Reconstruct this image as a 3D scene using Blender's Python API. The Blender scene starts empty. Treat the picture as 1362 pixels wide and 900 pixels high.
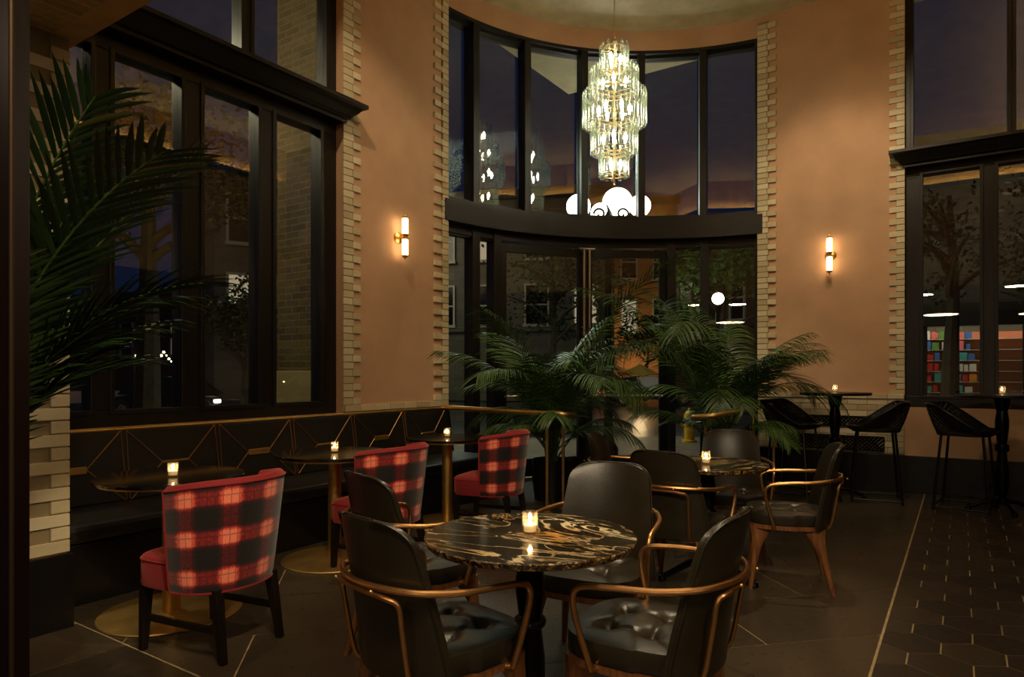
import bpy, math, random
from mathutils import Vector, Matrix
PI = math.pi
R = math.radians
scene = bpy.context.scene
C = scene.collection
random.seed(7)

# ------------------------------------------------------------------ camera, sky, lights, exposure
AZ = R(33.8)                      # the view is turned this far left of the left wall's direction
FPX, HZ, EYE = 893.0, 497.0, 1.30
cam_d = bpy.data.cameras.new('camera')
cam = bpy.data.objects.new('camera', cam_d); C.objects.link(cam)
cam.location = (0, 0, EYE); cam.rotation_euler = (R(90), 0, AZ)
cam_d.sensor_width = 36; cam_d.lens = FPX / 1362 * 36
cam_d.shift_y = (HZ - 450) / 1362
cam_d.clip_start = 0.05; cam_d.clip_end = 400
scene.camera = cam
scene.view_settings.view_transform = 'Standard'
scene.view_settings.look = 'None'
scene.view_settings.gamma = 1
scene.view_settings.exposure = 0.24
scene.view_settings.use_curve_mapping = False
scene.cycles.max_bounces = 8
scene.cycles.transparent_max_bounces = 24
scene.cycles.sample_clamp_indirect = 4
w = bpy.data.worlds.new('night'); scene.world = w; w.use_nodes = True
w.node_tree.nodes['Background'].inputs[0].default_value = (0.07, 0.16, 0.52, 1)
w.node_tree.nodes['Background'].inputs[1].default_value = 0.038

def lamp(kind, name, loc, power, col, size=0.1, target=None, spot=60, blend=0.6):
    d = bpy.data.lights.new(name, kind); o = bpy.data.objects.new(name, d); C.objects.link(o)
    o.location = loc; d.energy = power; d.color = col
    if kind == 'AREA': d.shape = 'DISK'; d.size = size
    else: d.shadow_soft_size = size
    if kind == 'SPOT': d.spot_size = R(spot); d.spot_blend = blend
    if target is not None:
        o.rotation_euler = (Vector(target) - Vector(loc)).to_track_quat('-Z', 'Y').to_euler()
    return o
WARM = (1.0, 0.78, 0.50)
CREAM = (1.0, 0.80, 0.55)
# recessed downlights: (place, aimed at, watts, cone)
SPOTS = [((-1.9, 4.3, 5.62), (-1.2, 2.0, 0.7), 420, 26), ((-1.1, 5.6, 5.62), (-1.2, 4.1, 0.7), 300, 26),
         ((-2.9, 2.5, 5.62), (-3.6, 2.1, 0.6), 110, 30), ((-2.9, 4.2, 5.62), (-3.6, 3.9, 0.6), 110, 34),
         ((-0.7, 0.9, 2.96), (-3.2, 1.9, 0.62), 150, 26), ((-1.1, 1.3, 2.96), (-3.3, 3.3, 0.62), 170, 20),
         ((-0.6, 1.3, 2.96), (-3.2, 4.6, 0.62), 200, 14),
         ((-3.3, 2.6, 5.62), (-4.85, 4.95, 3.0), 130, 46), ((-0.8, 6.2, 5.62), (-1.25, 8.6, 2.9), 120, 50),
         ((-1.2, 3.6, 5.62), (-4.8, 5.0, 2.0), 110, 56), ((-0.8, 5.0, 5.62), (-1.0, 8.6, 2.6), 110, 62)]
SPOT_LIGHTS = []
for i_, (a_, b_, p_, s_) in enumerate(SPOTS):
    SPOT_LIGHTS.append(lamp('SPOT', 'downlight_lamp', a_, p_, WARM, 0.05, b_, s_, 0.8))
lamp('AREA', 'overhead_fill_lamp', (-.7, .5, 3.0), 34, WARM, .4, (-.7, .5001, .5))  # added fill light without a fixture, brightens the front chairs and floor
lamp('AREA', 'overhead_fill_lamp', (.9, 1.2, 3.0), 26, WARM, .4, (.9, 1.2001, .3))  # second added fill, over the floor to the right
lamp('SPOT', 'downlight_lamp', (-.4, .3, 2.96), 110, WARM, .05, (-1.15, 2.75, .7), 30)
lamp('SPOT', 'downlight_lamp', (.2, .9, 2.96), 90, WARM, .05, (-.9, 4.6, .6), 30)
lamp('POINT', 'chandelier_top_bulb', (-3.16, 6.73, 4.70), 170, (1, .9, .66), .012)
lamp('SPOT', 'downlight_lamp', (-2.6, 3.6, 5.62), 160, CREAM, .06, (-3.5, 6.0, 1.2), 40)  # extra spot added to brighten the left palm
lamp('SPOT', 'downlight_lamp', (-1.2, 5.2, 5.62), 160, CREAM, .06, (-2.1, 7.3, 1.2), 40)  # extra spot added to brighten the right palm
lamp('SPOT', 'downlight_lamp', (-2.4, .9, 2.96), 26, CREAM, .06, (-3.6, 1.1, 1.2), 70)
# pavement and street lighting outside
lamp('AREA', 'street_glow', (-9.0, 11.5, 6.0), 260, (0.85, 1.0, 0.80), 3.0, (-8, 13, 0))
lamp('AREA', 'street_glow', (-24, 22, 9), 300, (1.0, 0.85, 0.6), 6.0, (-26, 30, 0))
lamp('AREA', 'street_glow', (2, 20, 9), 80, (1.0, 0.85, 0.6), 4.0, (2, 28, 2))
lamp('AREA', 'street_glow', (-20, 8, 9), 90, (1.0, 0.9, 0.7), 4.0, (-24, 10, 0))

def W(u, Z):
    """floor position seen in the direction of column u of the photograph, Z metres ahead of the eye"""
    X = (u - 681) / FPX * Z
    return (X * math.cos(AZ) - Z * math.sin(AZ), X * math.sin(AZ) + Z * math.cos(AZ))
def camdir(a, b):
    return (a * math.cos(AZ) - b * math.sin(AZ), a * math.sin(AZ) + b * math.cos(AZ))
def facing(a, b):
    x, y = camdir(a, b); return math.atan2(-x, y)

# ------------------------------------------------------------------ materials
def srgb(r, g, b):
    f = lambda c: (c / 255 / 12.92) if c / 255 <= 0.04045 else ((c / 255 + 0.055) / 1.055) ** 2.4
    return (f(r), f(g), f(b), 1)
class NT:
    def __init__(s, name):
        s.m = bpy.data.materials.new(name); s.m.use_nodes = True
        s.t = s.m.node_tree; s.b = s.t.nodes['Principled BSDF']; s.out = s.t.nodes['Material Output']
    def n(s, typ, **kw):
        nd = s.t.nodes.new(typ)
        for k, v in kw.items():
            if k.startswith('i_'):
                key = k[2:]; key = int(key) if key.isdigit() else key.replace('_', ' ')
                nd.inputs[key].default_value = v
            else: setattr(nd, k, v)
        return nd
    def l(s, a, b): s.t.links.new(a, b)
    def math(s, op, a, b=None, c=None):
        nd = s.t.nodes.new('ShaderNodeMath'); nd.operation = op
        for i, x in enumerate((a, b, c)):
            if x is None: continue
            if isinstance(x, (int, float)): nd.inputs[i].default_value = x
            else: s.l(x, nd.inputs[i])
        return nd.outputs[0]
    def ramp(s, fac, stops, interp='LINEAR'):
        nd = s.t.nodes.new('ShaderNodeValToRGB'); cr = nd.color_ramp; cr.interpolation = interp
        while len(cr.elements) < len(stops): cr.elements.new(0.5)
        for e, (p, c) in zip(cr.elements, stops): e.position = p; e.color = c
        s.l(fac, nd.inputs[0]); return nd.outputs[0]
    def bump(s, h, strength=0.3, dist=0.01):
        nd = s.n('ShaderNodeBump', i_Strength=strength, i_Distance=dist); s.l(h, nd.inputs['Height'])
        s.l(nd.outputs[0], s.b.inputs['Normal'])
    def coord(s, which='Object'):
        return s.n('ShaderNodeTexCoord').outputs[which]
def plain(name, col, rough=0.5, metal=0.0, noise=0.0, nscale=8, bump=0.0, bscale=60, coat=0.0, spec=None):
    t = NT(name); b = t.b
    b.inputs['Roughness'].default_value = rough; b.inputs['Metallic'].default_value = metal
    if coat: b.inputs['Coat Weight'].default_value = coat; b.inputs['Coat Roughness'].default_value = 0.08
    if spec is not None: b.inputs['Specular IOR Level'].default_value = spec
    b.inputs['Base Color'].default_value = col
    co = t.coord()
    if noise:
        nz = t.n('ShaderNodeTexNoise', i_Scale=nscale, i_Detail=5.0); t.l(co, nz.inputs['Vector'])
        lo = tuple(max(0, c * (1 - noise)) for c in col[:3]) + (1,); hi = tuple(min(1, c * (1 + noise)) for c in col[:3]) + (1,)
        t.l(t.ramp(nz.outputs[0], [(0.3, lo), (0.7, hi)]), b.inputs['Base Color'])
    if bump:
        nz = t.n('ShaderNodeTexNoise', i_Scale=bscale, i_Detail=4.0); t.l(co, nz.inputs['Vector'])
        t.bump(nz.outputs[0], bump, 0.004)
    return t.m
def island(name, c0, c1, rough=0.4, bump=0.15, bscale=30, coat=0.0, spec=None):
    """each loose piece (brick, tile) takes its own tone"""
    t = NT(name); g = t.n('ShaderNodeNewGeometry'); co = t.coord()
    nz = t.n('ShaderNodeTexNoise', i_Scale=bscale, i_Detail=5.0); t.l(co, nz.inputs['Vector'])
    f = t.math('ADD', t.math('MULTIPLY', g.outputs['Random Per Island'], 0.7), t.math('MULTIPLY', nz.outputs[0], 0.3))
    t.l(t.ramp(f, [(0.1, c0), (0.85, c1)]), t.b.inputs['Base Color'])
    t.l(t.ramp(nz.outputs[0], [(0.3, (rough * .8,) * 3 + (1,)), (0.7, (rough * 1.2,) * 3 + (1,))]), t.b.inputs['Roughness'])
    if coat: t.b.inputs['Coat Weight'].default_value = coat
    if spec is not None: t.b.inputs['Specular IOR Level'].default_value = spec
    t.bump(nz.outputs[0], bump, 0.003)
    return t.m
def emit(name, col, strength):
    t = NT(name); e = t.n('ShaderNodeEmission', i_Strength=strength); e.inputs[0].default_value = col
    t.l(e.outputs[0], t.out.inputs[0]); return t.m
def pane_glass(name, base=0.085, tint=(0.93, 0.95, 0.93, 1), gcol=(1, 1, 1, 1)):
    t = NT(name); lw = t.n('ShaderNodeLayerWeight', i_Blend=0.5)
    p = t.math('POWER', lw.outputs['Facing'], 4.0)
    f = t.math('ADD', t.math('MULTIPLY', p, 0.85), base)
    tr = t.n('ShaderNodeBsdfTransparent'); tr.inputs[0].default_value = tint
    gl = t.n('ShaderNodeBsdfGlossy', i_Roughness=0.0); gl.inputs[0].default_value = gcol
    mx = t.n('ShaderNodeMixShader'); t.l(f, mx.inputs[0]); t.l(tr.outputs[0], mx.inputs[1]); t.l(gl.outputs[0], mx.inputs[2])
    t.l(mx.outputs[0], t.out.inputs[0]); return t.m
def brick_mat(name, c1, c2, mortar, scale=1.0, bw=0.21, rh=0.068, vec='xz', rough=0.7):
    t = NT(name); co = t.coord(); sp = t.n('ShaderNodeSeparateXYZ'); t.l(co, sp.inputs[0])
    cb = t.n('ShaderNodeCombineXYZ')
    ax = {'x': 0, 'y': 1, 'z': 2}
    t.l(sp.outputs[ax[vec[0]]], cb.inputs[0]); t.l(sp.outputs[ax[vec[1]]], cb.inputs[1])
    br = t.n('ShaderNodeTexBrick', i_Scale=scale, i_Mortar_Size=0.006, i_Brick_Width=bw, i_Row_Height=rh, i_Bias=0.0)
    br.inputs['Color1'].default_value = c1; br.inputs['Color2'].default_value = c2; br.inputs['Mortar'].default_value = mortar
    t.l(cb.outputs[0], br.inputs['Vector'])
    nz = t.n('ShaderNodeTexNoise', i_Scale=25.0, i_Detail=4.0); t.l(co, nz.inputs['Vector'])
    mx = t.n('ShaderNodeMix', data_type='RGBA', blend_type='MULTIPLY'); mx.inputs[0].default_value = 0.6
    t.l(br.outputs[0], mx.inputs[6]); t.l(t.ramp(nz.outputs[0], [(0.3, (.45, .45, .45, 1)), (0.7, (1, 1, 1, 1))]), mx.inputs[7])
    t.l(mx.outputs[2], t.b.inputs['Base Color']); t.b.inputs['Roughness'].default_value = rough
    t.bump(t.math('SUBTRACT', 1.0, br.outputs[1]), 0.6, 0.006)
    return t.m

M = {}
M['plaster'] = plain('salmon_plaster', srgb(204, 163, 127), 0.8, noise=0.07, nscale=3.0, bump=0.10, bscale=18)
M['brick'] = island('cream_brick', srgb(190, 172, 132), srgb(226, 212, 176), 0.5, 0.25, 40)
M['mortar'] = plain('cream_mortar', srgb(150, 132, 98), 0.9, bump=0.3, bscale=80)
M['ceil'] = plain('hammered_plaster_ceiling', srgb(214, 202, 158), 0.5, noise=0.12, nscale=5, bump=0.9, bscale=14)
M['frame'] = plain('dark_bronze_frame', srgb(19, 15, 12), 0.40, 0.0, noise=0.2, nscale=6, bump=0.05)
M['fascia'] = plain('dark_brown_paint', srgb(34, 26, 20), 0.5, 0.1, noise=0.15, nscale=5, bump=0.04)
M['black'] = plain('black_paint', srgb(17, 15, 14), 0.35, 0.0, noise=0.2, bump=0.06)
M['iron'] = plain('black_cast_iron', srgb(14, 13, 13), 0.28, 0.6, bump=0.10, bscale=40)
M['leather'] = plain('black_leather', srgb(38, 33, 22), 0.33, noise=0.18, nscale=9, bump=0.22, bscale=160)
M['bench_leather'] = plain('bench_black_leather', srgb(30, 28, 24), 0.42, noise=0.15, nscale=6, bump=0.15, bscale=90)
M['copper'] = plain('brushed_copper', srgb(206, 154, 98), 0.36, 1.0, noise=0.10, nscale=14, bump=0.04, bscale=200)
M['brass'] = plain('satin_brass', srgb(226, 186, 110), 0.40, 1.0, noise=0.10, nscale=10, bump=0.04, bscale=200)
M['brass_dull'] = plain('aged_brass_plate', srgb(214, 176, 106), 0.50, 1.0, noise=0.18, nscale=6, bump=0.05, bscale=120)
M['steel'] = plain('satin_nickel', srgb(232, 214, 188), 0.42, 1.0, bump=0.03)
M['glass'] = pane_glass('window_glass')
def cup_glass():
    m = pane_glass('votive_glass', 0.10, (0.97, 0.95, 0.90, 1)); nt = m.node_tree
    out = nt.nodes['Material Output']; src = out.inputs[0].links[0].from_socket
    d = nt.nodes.new('ShaderNodeBsdfTranslucent'); d.inputs[0].default_value = (1, .92, .75, 1)
    lw = nt.nodes.new('ShaderNodeTexWave'); lw.inputs['Scale'].default_value = 90
    tc = nt.nodes.new('ShaderNodeTexCoord'); nt.links.new(tc.outputs['Object'], lw.inputs['Vector'])
    ml = nt.nodes.new('ShaderNodeMath'); ml.operation = 'MULTIPLY_ADD'; ml.inputs[1].default_value = .10; ml.inputs[2].default_value = .03; nt.links.new(lw.outputs[1], ml.inputs[0])
    mx = nt.nodes.new('ShaderNodeMixShader'); nt.links.new(ml.outputs[0], mx.inputs[0]); nt.links.new(src, mx.inputs[1]); nt.links.new(d.outputs[0], mx.inputs[2])
    nt.links.new(mx.outputs[0], out.inputs[0]); return m
M['cup'] = cup_glass()
M['wax'] = plain('candle_wax', srgb(240, 226, 190), 0.5)
M['wax'].node_tree.nodes['Principled BSDF'].inputs['Emission Color'].default_value = (1.0, 0.55, 0.2, 1)  # the flame's glow in the wax is put in as emission
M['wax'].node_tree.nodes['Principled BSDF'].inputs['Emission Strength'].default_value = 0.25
M['flame'] = emit('candle_flame', (1.0, 0.68, 0.32, 1), 40)
M['sconce'] = emit('opal_lamp_glass', (1.0, 0.66, 0.34, 1), 7.5)
M['bulb'] = emit('chandelier_bulb', (1.0, 0.88, 0.66, 1), 44)
M['disc'] = emit('ceiling_disc_glow', (1.0, 0.80, 0.56, 1), 11.0)
M['cove'] = emit('cove_strip', (1.0, 0.70, 0.36, 1), 18.0)
M['grout'] = plain('pale_grout', srgb(176, 154, 112), 0.8, noise=0.2, nscale=20)
M['tile'] = island('charcoal_stone_tile', srgb(54, 46, 35), srgb(72, 61, 46), 0.33, 0.22, 22)
M['hex'] = island('hexagon_tile', srgb(42, 35, 28), srgb(62, 52, 40), 0.42, 0.12, 30)
M['velvet'] = NT('red_velvet').m
_b = M['velvet'].node_tree.nodes['Principled BSDF']
_b.inputs['Base Color'].default_value = srgb(122, 10, 18); _b.inputs['Roughness'].default_value = 0.8
_b.inputs['Sheen Weight'].default_value = 0.5; _b.inputs['Sheen Tint'].default_value = (1, .25, .2, 1)
M['stoolweave'] = plain('woven_black_cord', srgb(34, 29, 25), 0.5, bump=0.5, bscale=90)

def wood_mat(name, c0, c1):
    t = NT(name); co = t.coord(); mp = t.n('ShaderNodeMapping'); mp.inputs['Scale'].default_value = (30, 30, 3)
    t.l(co, mp.inputs[0]); nz = t.n('ShaderNodeTexNoise', i_Scale=2.0, i_Detail=6.0, i_Distortion=0.6); t.l(mp.outputs[0], nz.inputs['Vector'])
    t.l(t.ramp(nz.outputs[0], [(0.3, c0), (0.7, c1)]), t.b.inputs['Base Color']); t.b.inputs['Roughness'].default_value = 0.32
    return t.m
M['wood'] = wood_mat('walnut', srgb(84, 50, 28), srgb(132, 84, 48))
M['darkwood'] = wood_mat('ebonised_wood', srgb(14, 10, 8), srgb(30, 21, 15))

def marble():
    t = NT('black_gold_marble'); co = t.coord()
    mp = t.n('ShaderNodeMapping'); mp.inputs['Rotation'].default_value = (0, 0, R(28)); mp.inputs['Scale'].default_value = (1.4, 3.4, 3.0)
    t.l(co, mp.inputs[0])
    n1 = t.n('ShaderNodeTexNoise', i_Scale=1.2, i_Detail=7.0, i_Roughness=0.55, i_Distortion=1.3); t.l(mp.outputs[0], n1.inputs['Vector'])
    v = t.math('ABSOLUTE', t.math('SUBTRACT', n1.outputs[0], 0.5))
    n3 = t.n('ShaderNodeTexNoise', i_Scale=2.2, i_Detail=6.0, i_Distortion=0.8); t.l(mp.outputs[0], n3.inputs['Vector'])
    v2 = t.math('ABSOLUTE', t.math('SUBTRACT', n3.outputs[0], 0.47))
    msk = t.n('ShaderNodeTexNoise', i_Scale=2.6, i_Detail=3.0); t.l(co, msk.inputs['Vector'])
    mk = t.ramp(msk.outputs[0], [(0.42, (0, 0, 0, 1)), (0.58, (1, 1, 1, 1))])
    a = t.ramp(v, [(0.0, (1, 1, 1, 1)), (0.007, (.8, .8, .8, 1)), (0.016, (0, 0, 0, 1))])
    b = t.ramp(v2, [(0.0, (.9, .9, .9, 1)), (0.012, (0, 0, 0, 1))])
    mk2 = t.ramp(msk.outputs[0], [(0.38, (1, 1, 1, 1)), (0.62, (.15, .15, .15, 1))])
    f = t.math('MAXIMUM', t.math('MULTIPLY', a, mk2), t.math('MULTIPLY', b, mk))
    base = t.ramp(n3.outputs[0], [(0.35, srgb(24, 21, 17)), (0.7, srgb(54, 46, 34))])
    vein = t.ramp(n3.outputs[0], [(0.35, srgb(205, 150, 70)), (0.6, srgb(240, 220, 175))])
    mx = t.n('ShaderNodeMix', data_type='RGBA'); t.l(f, mx.inputs[0]); t.l(base, mx.inputs[6]); t.l(vein, mx.inputs[7])
    t.l(mx.outputs[2], t.b.inputs['Base Color']); t.b.inputs['Roughness'].default_value = 0.10
    t.b.inputs['Specular IOR Level'].default_value = 0.7
    return t.m
M['marble'] = marble()
def marble_edge():
    t = NT('rough_marble_edge'); co = t.coord()
    nz = t.n('ShaderNodeTexNoise', i_Scale=55.0, i_Detail=4.0, i_Distortion=1.0); t.l(co, nz.inputs['Vector'])
    t.l(t.ramp(nz.outputs[0], [(0.42, srgb(26, 20, 14)), (0.58, srgb(120, 86, 44)), (0.72, srgb(224, 196, 140))]), t.b.inputs['Base Color'])
    t.b.inputs['Roughness'].default_value = 0.25; t.bump(nz.outputs[0], 0.5, 0.003); return t.m
M['marble_edge'] = marble_edge()

def plaid():
    t = NT('red_black_plaid'); uv = t.n('ShaderNodeUVMap').outputs[0]; sp = t.n('ShaderNodeSeparateXYZ'); t.l(uv, sp.inputs[0])
    u, v = sp.outputs[0], sp.outputs[1]                      # metres on the cloth
    def band(c, period, off):
        x = t.math('FRACT', t.math('ADD', t.math('DIVIDE', c, period), off))
        return t.ramp(x, [(0.0, (0, 0, 0, 1)), (0.24, (0, 0, 0, 1)), (0.38, (1, 1, 1, 1)), (0.66, (1, 1, 1, 1)), (0.80, (0, 0, 0, 1)), (1.0, (0, 0, 0, 1))])
    bu = band(u, 0.185, 0.02); bv = band(v, 0.185, 0.12)
    s = t.math('ADD', t.math('MULTIPLY', bu, 0.42), t.math('MULTIPLY', bv, 0.58))
    wz = t.n('ShaderNodeTexNoise', i_Scale=1.0, i_Detail=2.0); mp = t.n('ShaderNodeMapping'); mp.inputs['Scale'].default_value = (330, 60, 1)
    t.l(uv, mp.inputs[0]); t.l(mp.outputs[0], wz.inputs['Vector'])
    s = t.math('ADD', s, t.math('MULTIPLY', t.math('SUBTRACT', wz.outputs[0], 0.5), 0.55))
    col = t.ramp(s, [(0.05, srgb(10, 5, 5)), (0.35, srgb(60, 8, 10)), (0.60, srgb(130, 20, 22)), (0.85, srgb(236, 96, 74)), (1.0, srgb(250, 140, 110))])
    def lines(c, period):
        x = t.math('FRACT', t.math('DIVIDE', c, period))
        return t.ramp(x, [(0.0, (.25, .25, .25, 1)), (0.10, (1, 1, 1, 1)), (0.90, (1, 1, 1, 1)), (1.0, (.25, .25, .25, 1))])
    ln = t.math('MINIMUM', lines(u, 0.0308), lines(t.math('ADD', v, 0.01), 0.0462))
    mx = t.n('ShaderNodeMix', data_type='RGBA', blend_type='MULTIPLY'); mx.inputs[0].default_value = 0.75
    t.l(col, mx.inputs[6]); t.l(ln, mx.inputs[7]); t.l(mx.outputs[2], t.b.inputs['Base Color'])
    t.b.inputs['Roughness'].default_value = 0.55; t.b.inputs['Sheen Weight'].default_value = 0.3
    t.bump(wz.outputs[0], 0.3, 0.002); return t.m
M['plaid'] = plaid()

def leaf_mat(name, c0, c1, rough=0.38):
    t = NT(name); g = t.n('ShaderNodeNewGeometry'); 
    t.l(t.ramp(g.outputs['Random Per Island'], [(0.0, c0), (0.9, c1), (1.0, srgb(96, 90, 40))]), t.b.inputs['Base Color'])
    t.b.inputs['Roughness'].default_value = rough; return t.m
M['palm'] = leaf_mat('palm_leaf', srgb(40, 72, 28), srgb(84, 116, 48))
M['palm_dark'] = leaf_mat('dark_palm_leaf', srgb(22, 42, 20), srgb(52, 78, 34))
M['stem'] = plain('palm_stem', srgb(70, 92, 38), 0.5, noise=0.3, nscale=20, bump=0.2)
M['soil'] = plain('potting_soil', srgb(26, 20, 15), 0.95, bump=0.8, bscale=50)
M['tubeglass'] = None
def tube_glass():
    t = NT('fluted_glass_tube'); lw = t.n('ShaderNodeLayerWeight', i_Blend=0.5)
    tr = t.n('ShaderNodeBsdfTransparent'); tr.inputs[0].default_value = (0.90, 0.96, 0.90, 1)
    gl = t.n('ShaderNodeBsdfGlossy', i_Roughness=0.12); gl.inputs[0].default_value = (1, 1, .97, 1)
    df = t.n('ShaderNodeBsdfTranslucent'); df.inputs[0].default_value = (0.66, 0.80, 0.66, 1)
    m1 = t.n('ShaderNodeMixShader'); m1.inputs[0].default_value = 0.35; t.l(gl.outputs[0], m1.inputs[1]); t.l(df.outputs[0], m1.inputs[2])
    f = t.math('ADD', t.math('MULTIPLY', t.math('POWER', lw.outputs['Facing'], 1.3), 0.85), 0.10)
    m2 = t.n('ShaderNodeMixShader'); t.l(f, m2.inputs[0]); t.l(tr.outputs[0], m2.inputs[1]); t.l(m1.outputs[0], m2.inputs[2])
    t.l(m2.outputs[0], t.out.inputs[0]); return t.m
M['tubeglass'] = tube_glass()

# ------------------------------------------------------------------ mesh helpers
class MB:
    def __init__(s): s.v = []; s.f = []; s.uv = {}; s.mi = {}
    def poly(s, pts, uv=None, mi=0):
        i = len(s.v); s.v += [tuple(p) for p in pts]; s.f.append(tuple(range(i, i + len(pts))))
        if uv: s.uv[len(s.f) - 1] = uv
        if mi: s.mi[len(s.f) - 1] = mi
    def box(s, x0, x1, y0, y1, z0, z1, mi=0):
        x0, x1 = min(x0, x1), max(x0, x1); y0, y1 = min(y0, y1), max(y0, y1); z0, z1 = min(z0, z1), max(z0, z1)
        s.prism([(x0, y0), (x1, y0), (x1, y1), (x0, y1)], z0, z1, mi); return s
    def prism(s, pl, z0, z1, mi=0):
        i = len(s.v); n = len(pl)
        s.v += [(x, y, z0) for x, y in pl] + [(x, y, z1) for x, y in pl]
        fs = [tuple(i + n - 1 - k for k in range(n)), tuple(i + n + k for k in range(n))]
        fs += [(i + k, i + (k + 1) % n, i + n + (k + 1) % n, i + n + k) for k in range(n)]
        for f in fs:
            s.f.append(f)
            if mi: s.mi[len(s.f) - 1] = mi
        return s
    def obox(s, c, ax, h):
        """box with centre c, three unit axes ax and half sizes h"""
        c = Vector(c); ax = [Vector(a) for a in ax]; i = len(s.v)
        for sz in (-1, 1):
            for sx, sy in ((-1, -1), (1, -1), (1, 1), (-1, 1)):
                s.v.append(tuple(c + ax[0] * h[0] * sx + ax[1] * h[1] * sy + ax[2] * h[2] * sz))
        s.f += [(i + 3, i + 2, i + 1, i), (i + 4, i + 5, i + 6, i + 7)] + [(i + k, i + (k + 1) % 4, i + 4 + (k + 1) % 4, i + 4 + k) for k in range(4)]
        return s
    def rings(s, rings, cap=True, closed=False):
        n = len(rings[0]); i = len(s.v)
        for r in rings: s.v += [tuple(p) for p in r]
        m = len(rings)
        for a in range(m if closed else m - 1):
            b = (a + 1) % m
            for k in range(n):
                s.f.append((i + a * n + k, i + a * n + (k + 1) % n, i + b * n + (k + 1) % n, i + b * n + k))
        if cap and not closed:
            s.f.append(tuple(i + n - 1 - k for k in range(n))); s.f.append(tuple(i + (m - 1) * n + k for k in range(n)))
        return s
    def tube(s, path, r, n=8, closed=False, flat=1.0, cap=True):
        P = [Vector(p) for p in path]; m = len(P)
        rs = r if isinstance(r, (list, tuple)) else [r] * m
        ts = []
        for k in range(m):
            if closed: t = P[(k + 1) % m] - P[k - 1]
            else: t = P[min(k + 1, m - 1)] - P[max(k - 1, 0)]
            ts.append(t.normalized())
        up = Vector((0, 0, 1))
        if abs(ts[0].dot(up)) > 0.9: up = Vector((0, 1, 0))
        nrm = (up - ts[0] * ts[0].dot(up)).normalized(); rg = []
        for k in range(m):
            nrm = (nrm - ts[k] * ts[k].dot(nrm)).normalized(); bi = ts[k].cross(nrm)
            rg.append([P[k] + (nrm * math.cos(2 * PI * j / n) + bi * math.sin(2 * PI * j / n) * flat) * rs[k] for j in range(n)])
        return s.rings(rg, cap, closed)
    def lathe(s, prof, c=(0, 0, 0), n=24, cap=True):
        return s.rings([[(c[0] + r * math.cos(2 * PI * k / n), c[1] + r * math.sin(2 * PI * k / n), c[2] + z) for k in range(n)] for r, z in prof], cap)
    def grid(s, nu, nv, fn, uvf=None, wrap=False):
        i = len(s.v)
        for b in range(nv + 1):
            for a in range(nu + 1): s.v.append(tuple(fn(a / nu, b / nv)))
        for b in range(nv):
            for a in range(nu):
                q = i + b * (nu + 1) + a
                s.f.append((q, q + 1, q + nu + 2, q + nu + 1))
                if uvf: s.uv[len(s.f) - 1] = [uvf(a / nu, b / nv), uvf((a + 1) / nu, b / nv), uvf((a + 1) / nu, (b + 1) / nv), uvf(a / nu, (b + 1) / nv)]
        return s
    def ball(s, c, r, n=10, sq=1.0):
        return s.lathe([(max(1e-4, r * math.sin(PI * k / n)), -r * sq * math.cos(PI * k / n)) for k in range(n + 1)], c, max(8, n + 2))
    def build(s, name, mat, parent=None, smooth=35, bevel=0, mats=None, loc=None):
        me = bpy.data.meshes.new(name); me.from_pydata(s.v, [], s.f)
        for m_ in ([mat] + (mats or [])): me.materials.append(m_)
        for k, v in s.mi.items(): me.polygons[k].material_index = v
        if s.uv:
            ul = me.uv_layers.new(name='UVMap')
            for k, q in s.uv.items():
                p = me.polygons[k]
                for j, li in enumerate(p.loop_indices): ul.data[li].uv = q[j]
        if smooth:
            me.polygons.foreach_set('use_smooth', [True] * len(me.polygons))
            me.set_sharp_from_angle(angle=R(smooth))
        me.update()
        o = bpy.data.objects.new(name, me); C.objects.link(o)
        if loc: o.location = loc
        if parent: o.parent = parent
        if bevel:
            b = o.modifiers.new('bevel', 'BEVEL'); b.width = bevel; b.segments = 2; b.limit_method = 'ANGLE'
        return o
def tag(o, label=None, cat=None, group=None, kind=None):
    if label: o['label'] = label
    if cat: o['category'] = cat
    if group: o['group'] = group
    if kind: o['kind'] = kind
    return o
def thing(name, label, cat, loc=(0, 0, 0), rz=0, group=None):
    o = bpy.data.objects.new(name, None); C.objects.link(o); o.empty_display_size = 0.1
    o.location = loc; o.rotation_euler = (0, 0, rz); return tag(o, label, cat, group)
def structure(o, label=None): o['kind'] = 'structure'; (label and tag(o, label)); return o
def group_root(name, loc=(0, 0, 0)):
    o = bpy.data.objects.new(name, None); C.objects.link(o); o.location = loc; o['kind'] = 'structure'; return o
KIDS = {}
def dup(root, loc, rz, label, group=None):
    allo = list(C.objects)
    def rec(o, par):
        c = o.copy(); C.objects.link(c); c.parent = par
        for ch in [x for x in allo if x.parent is o]: rec(ch, c)
        return c
    c = rec(root, None); c.location = loc; c.rotation_euler = (0, 0, rz); c['label'] = label
    if group: c['group'] = group
    return c
def smoothpath(pts, n=6):
    P = [Vector(p) for p in pts]; out = []
    for k in range(len(P) - 1):
        p0, p1, p2, p3 = P[max(k - 1, 0)], P[k], P[k + 1], P[min(k + 2, len(P) - 1)]
        for j in range(n):
            t = j / n
            out.append(0.5 * ((2 * p1) + (p2 - p0) * t + (2 * p0 - 5 * p1 + 4 * p2 - p3) * t * t + (3 * p1 - p0 - 3 * p2 + p3) * t ** 3))
    out.append(P[-1]); return out
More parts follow.
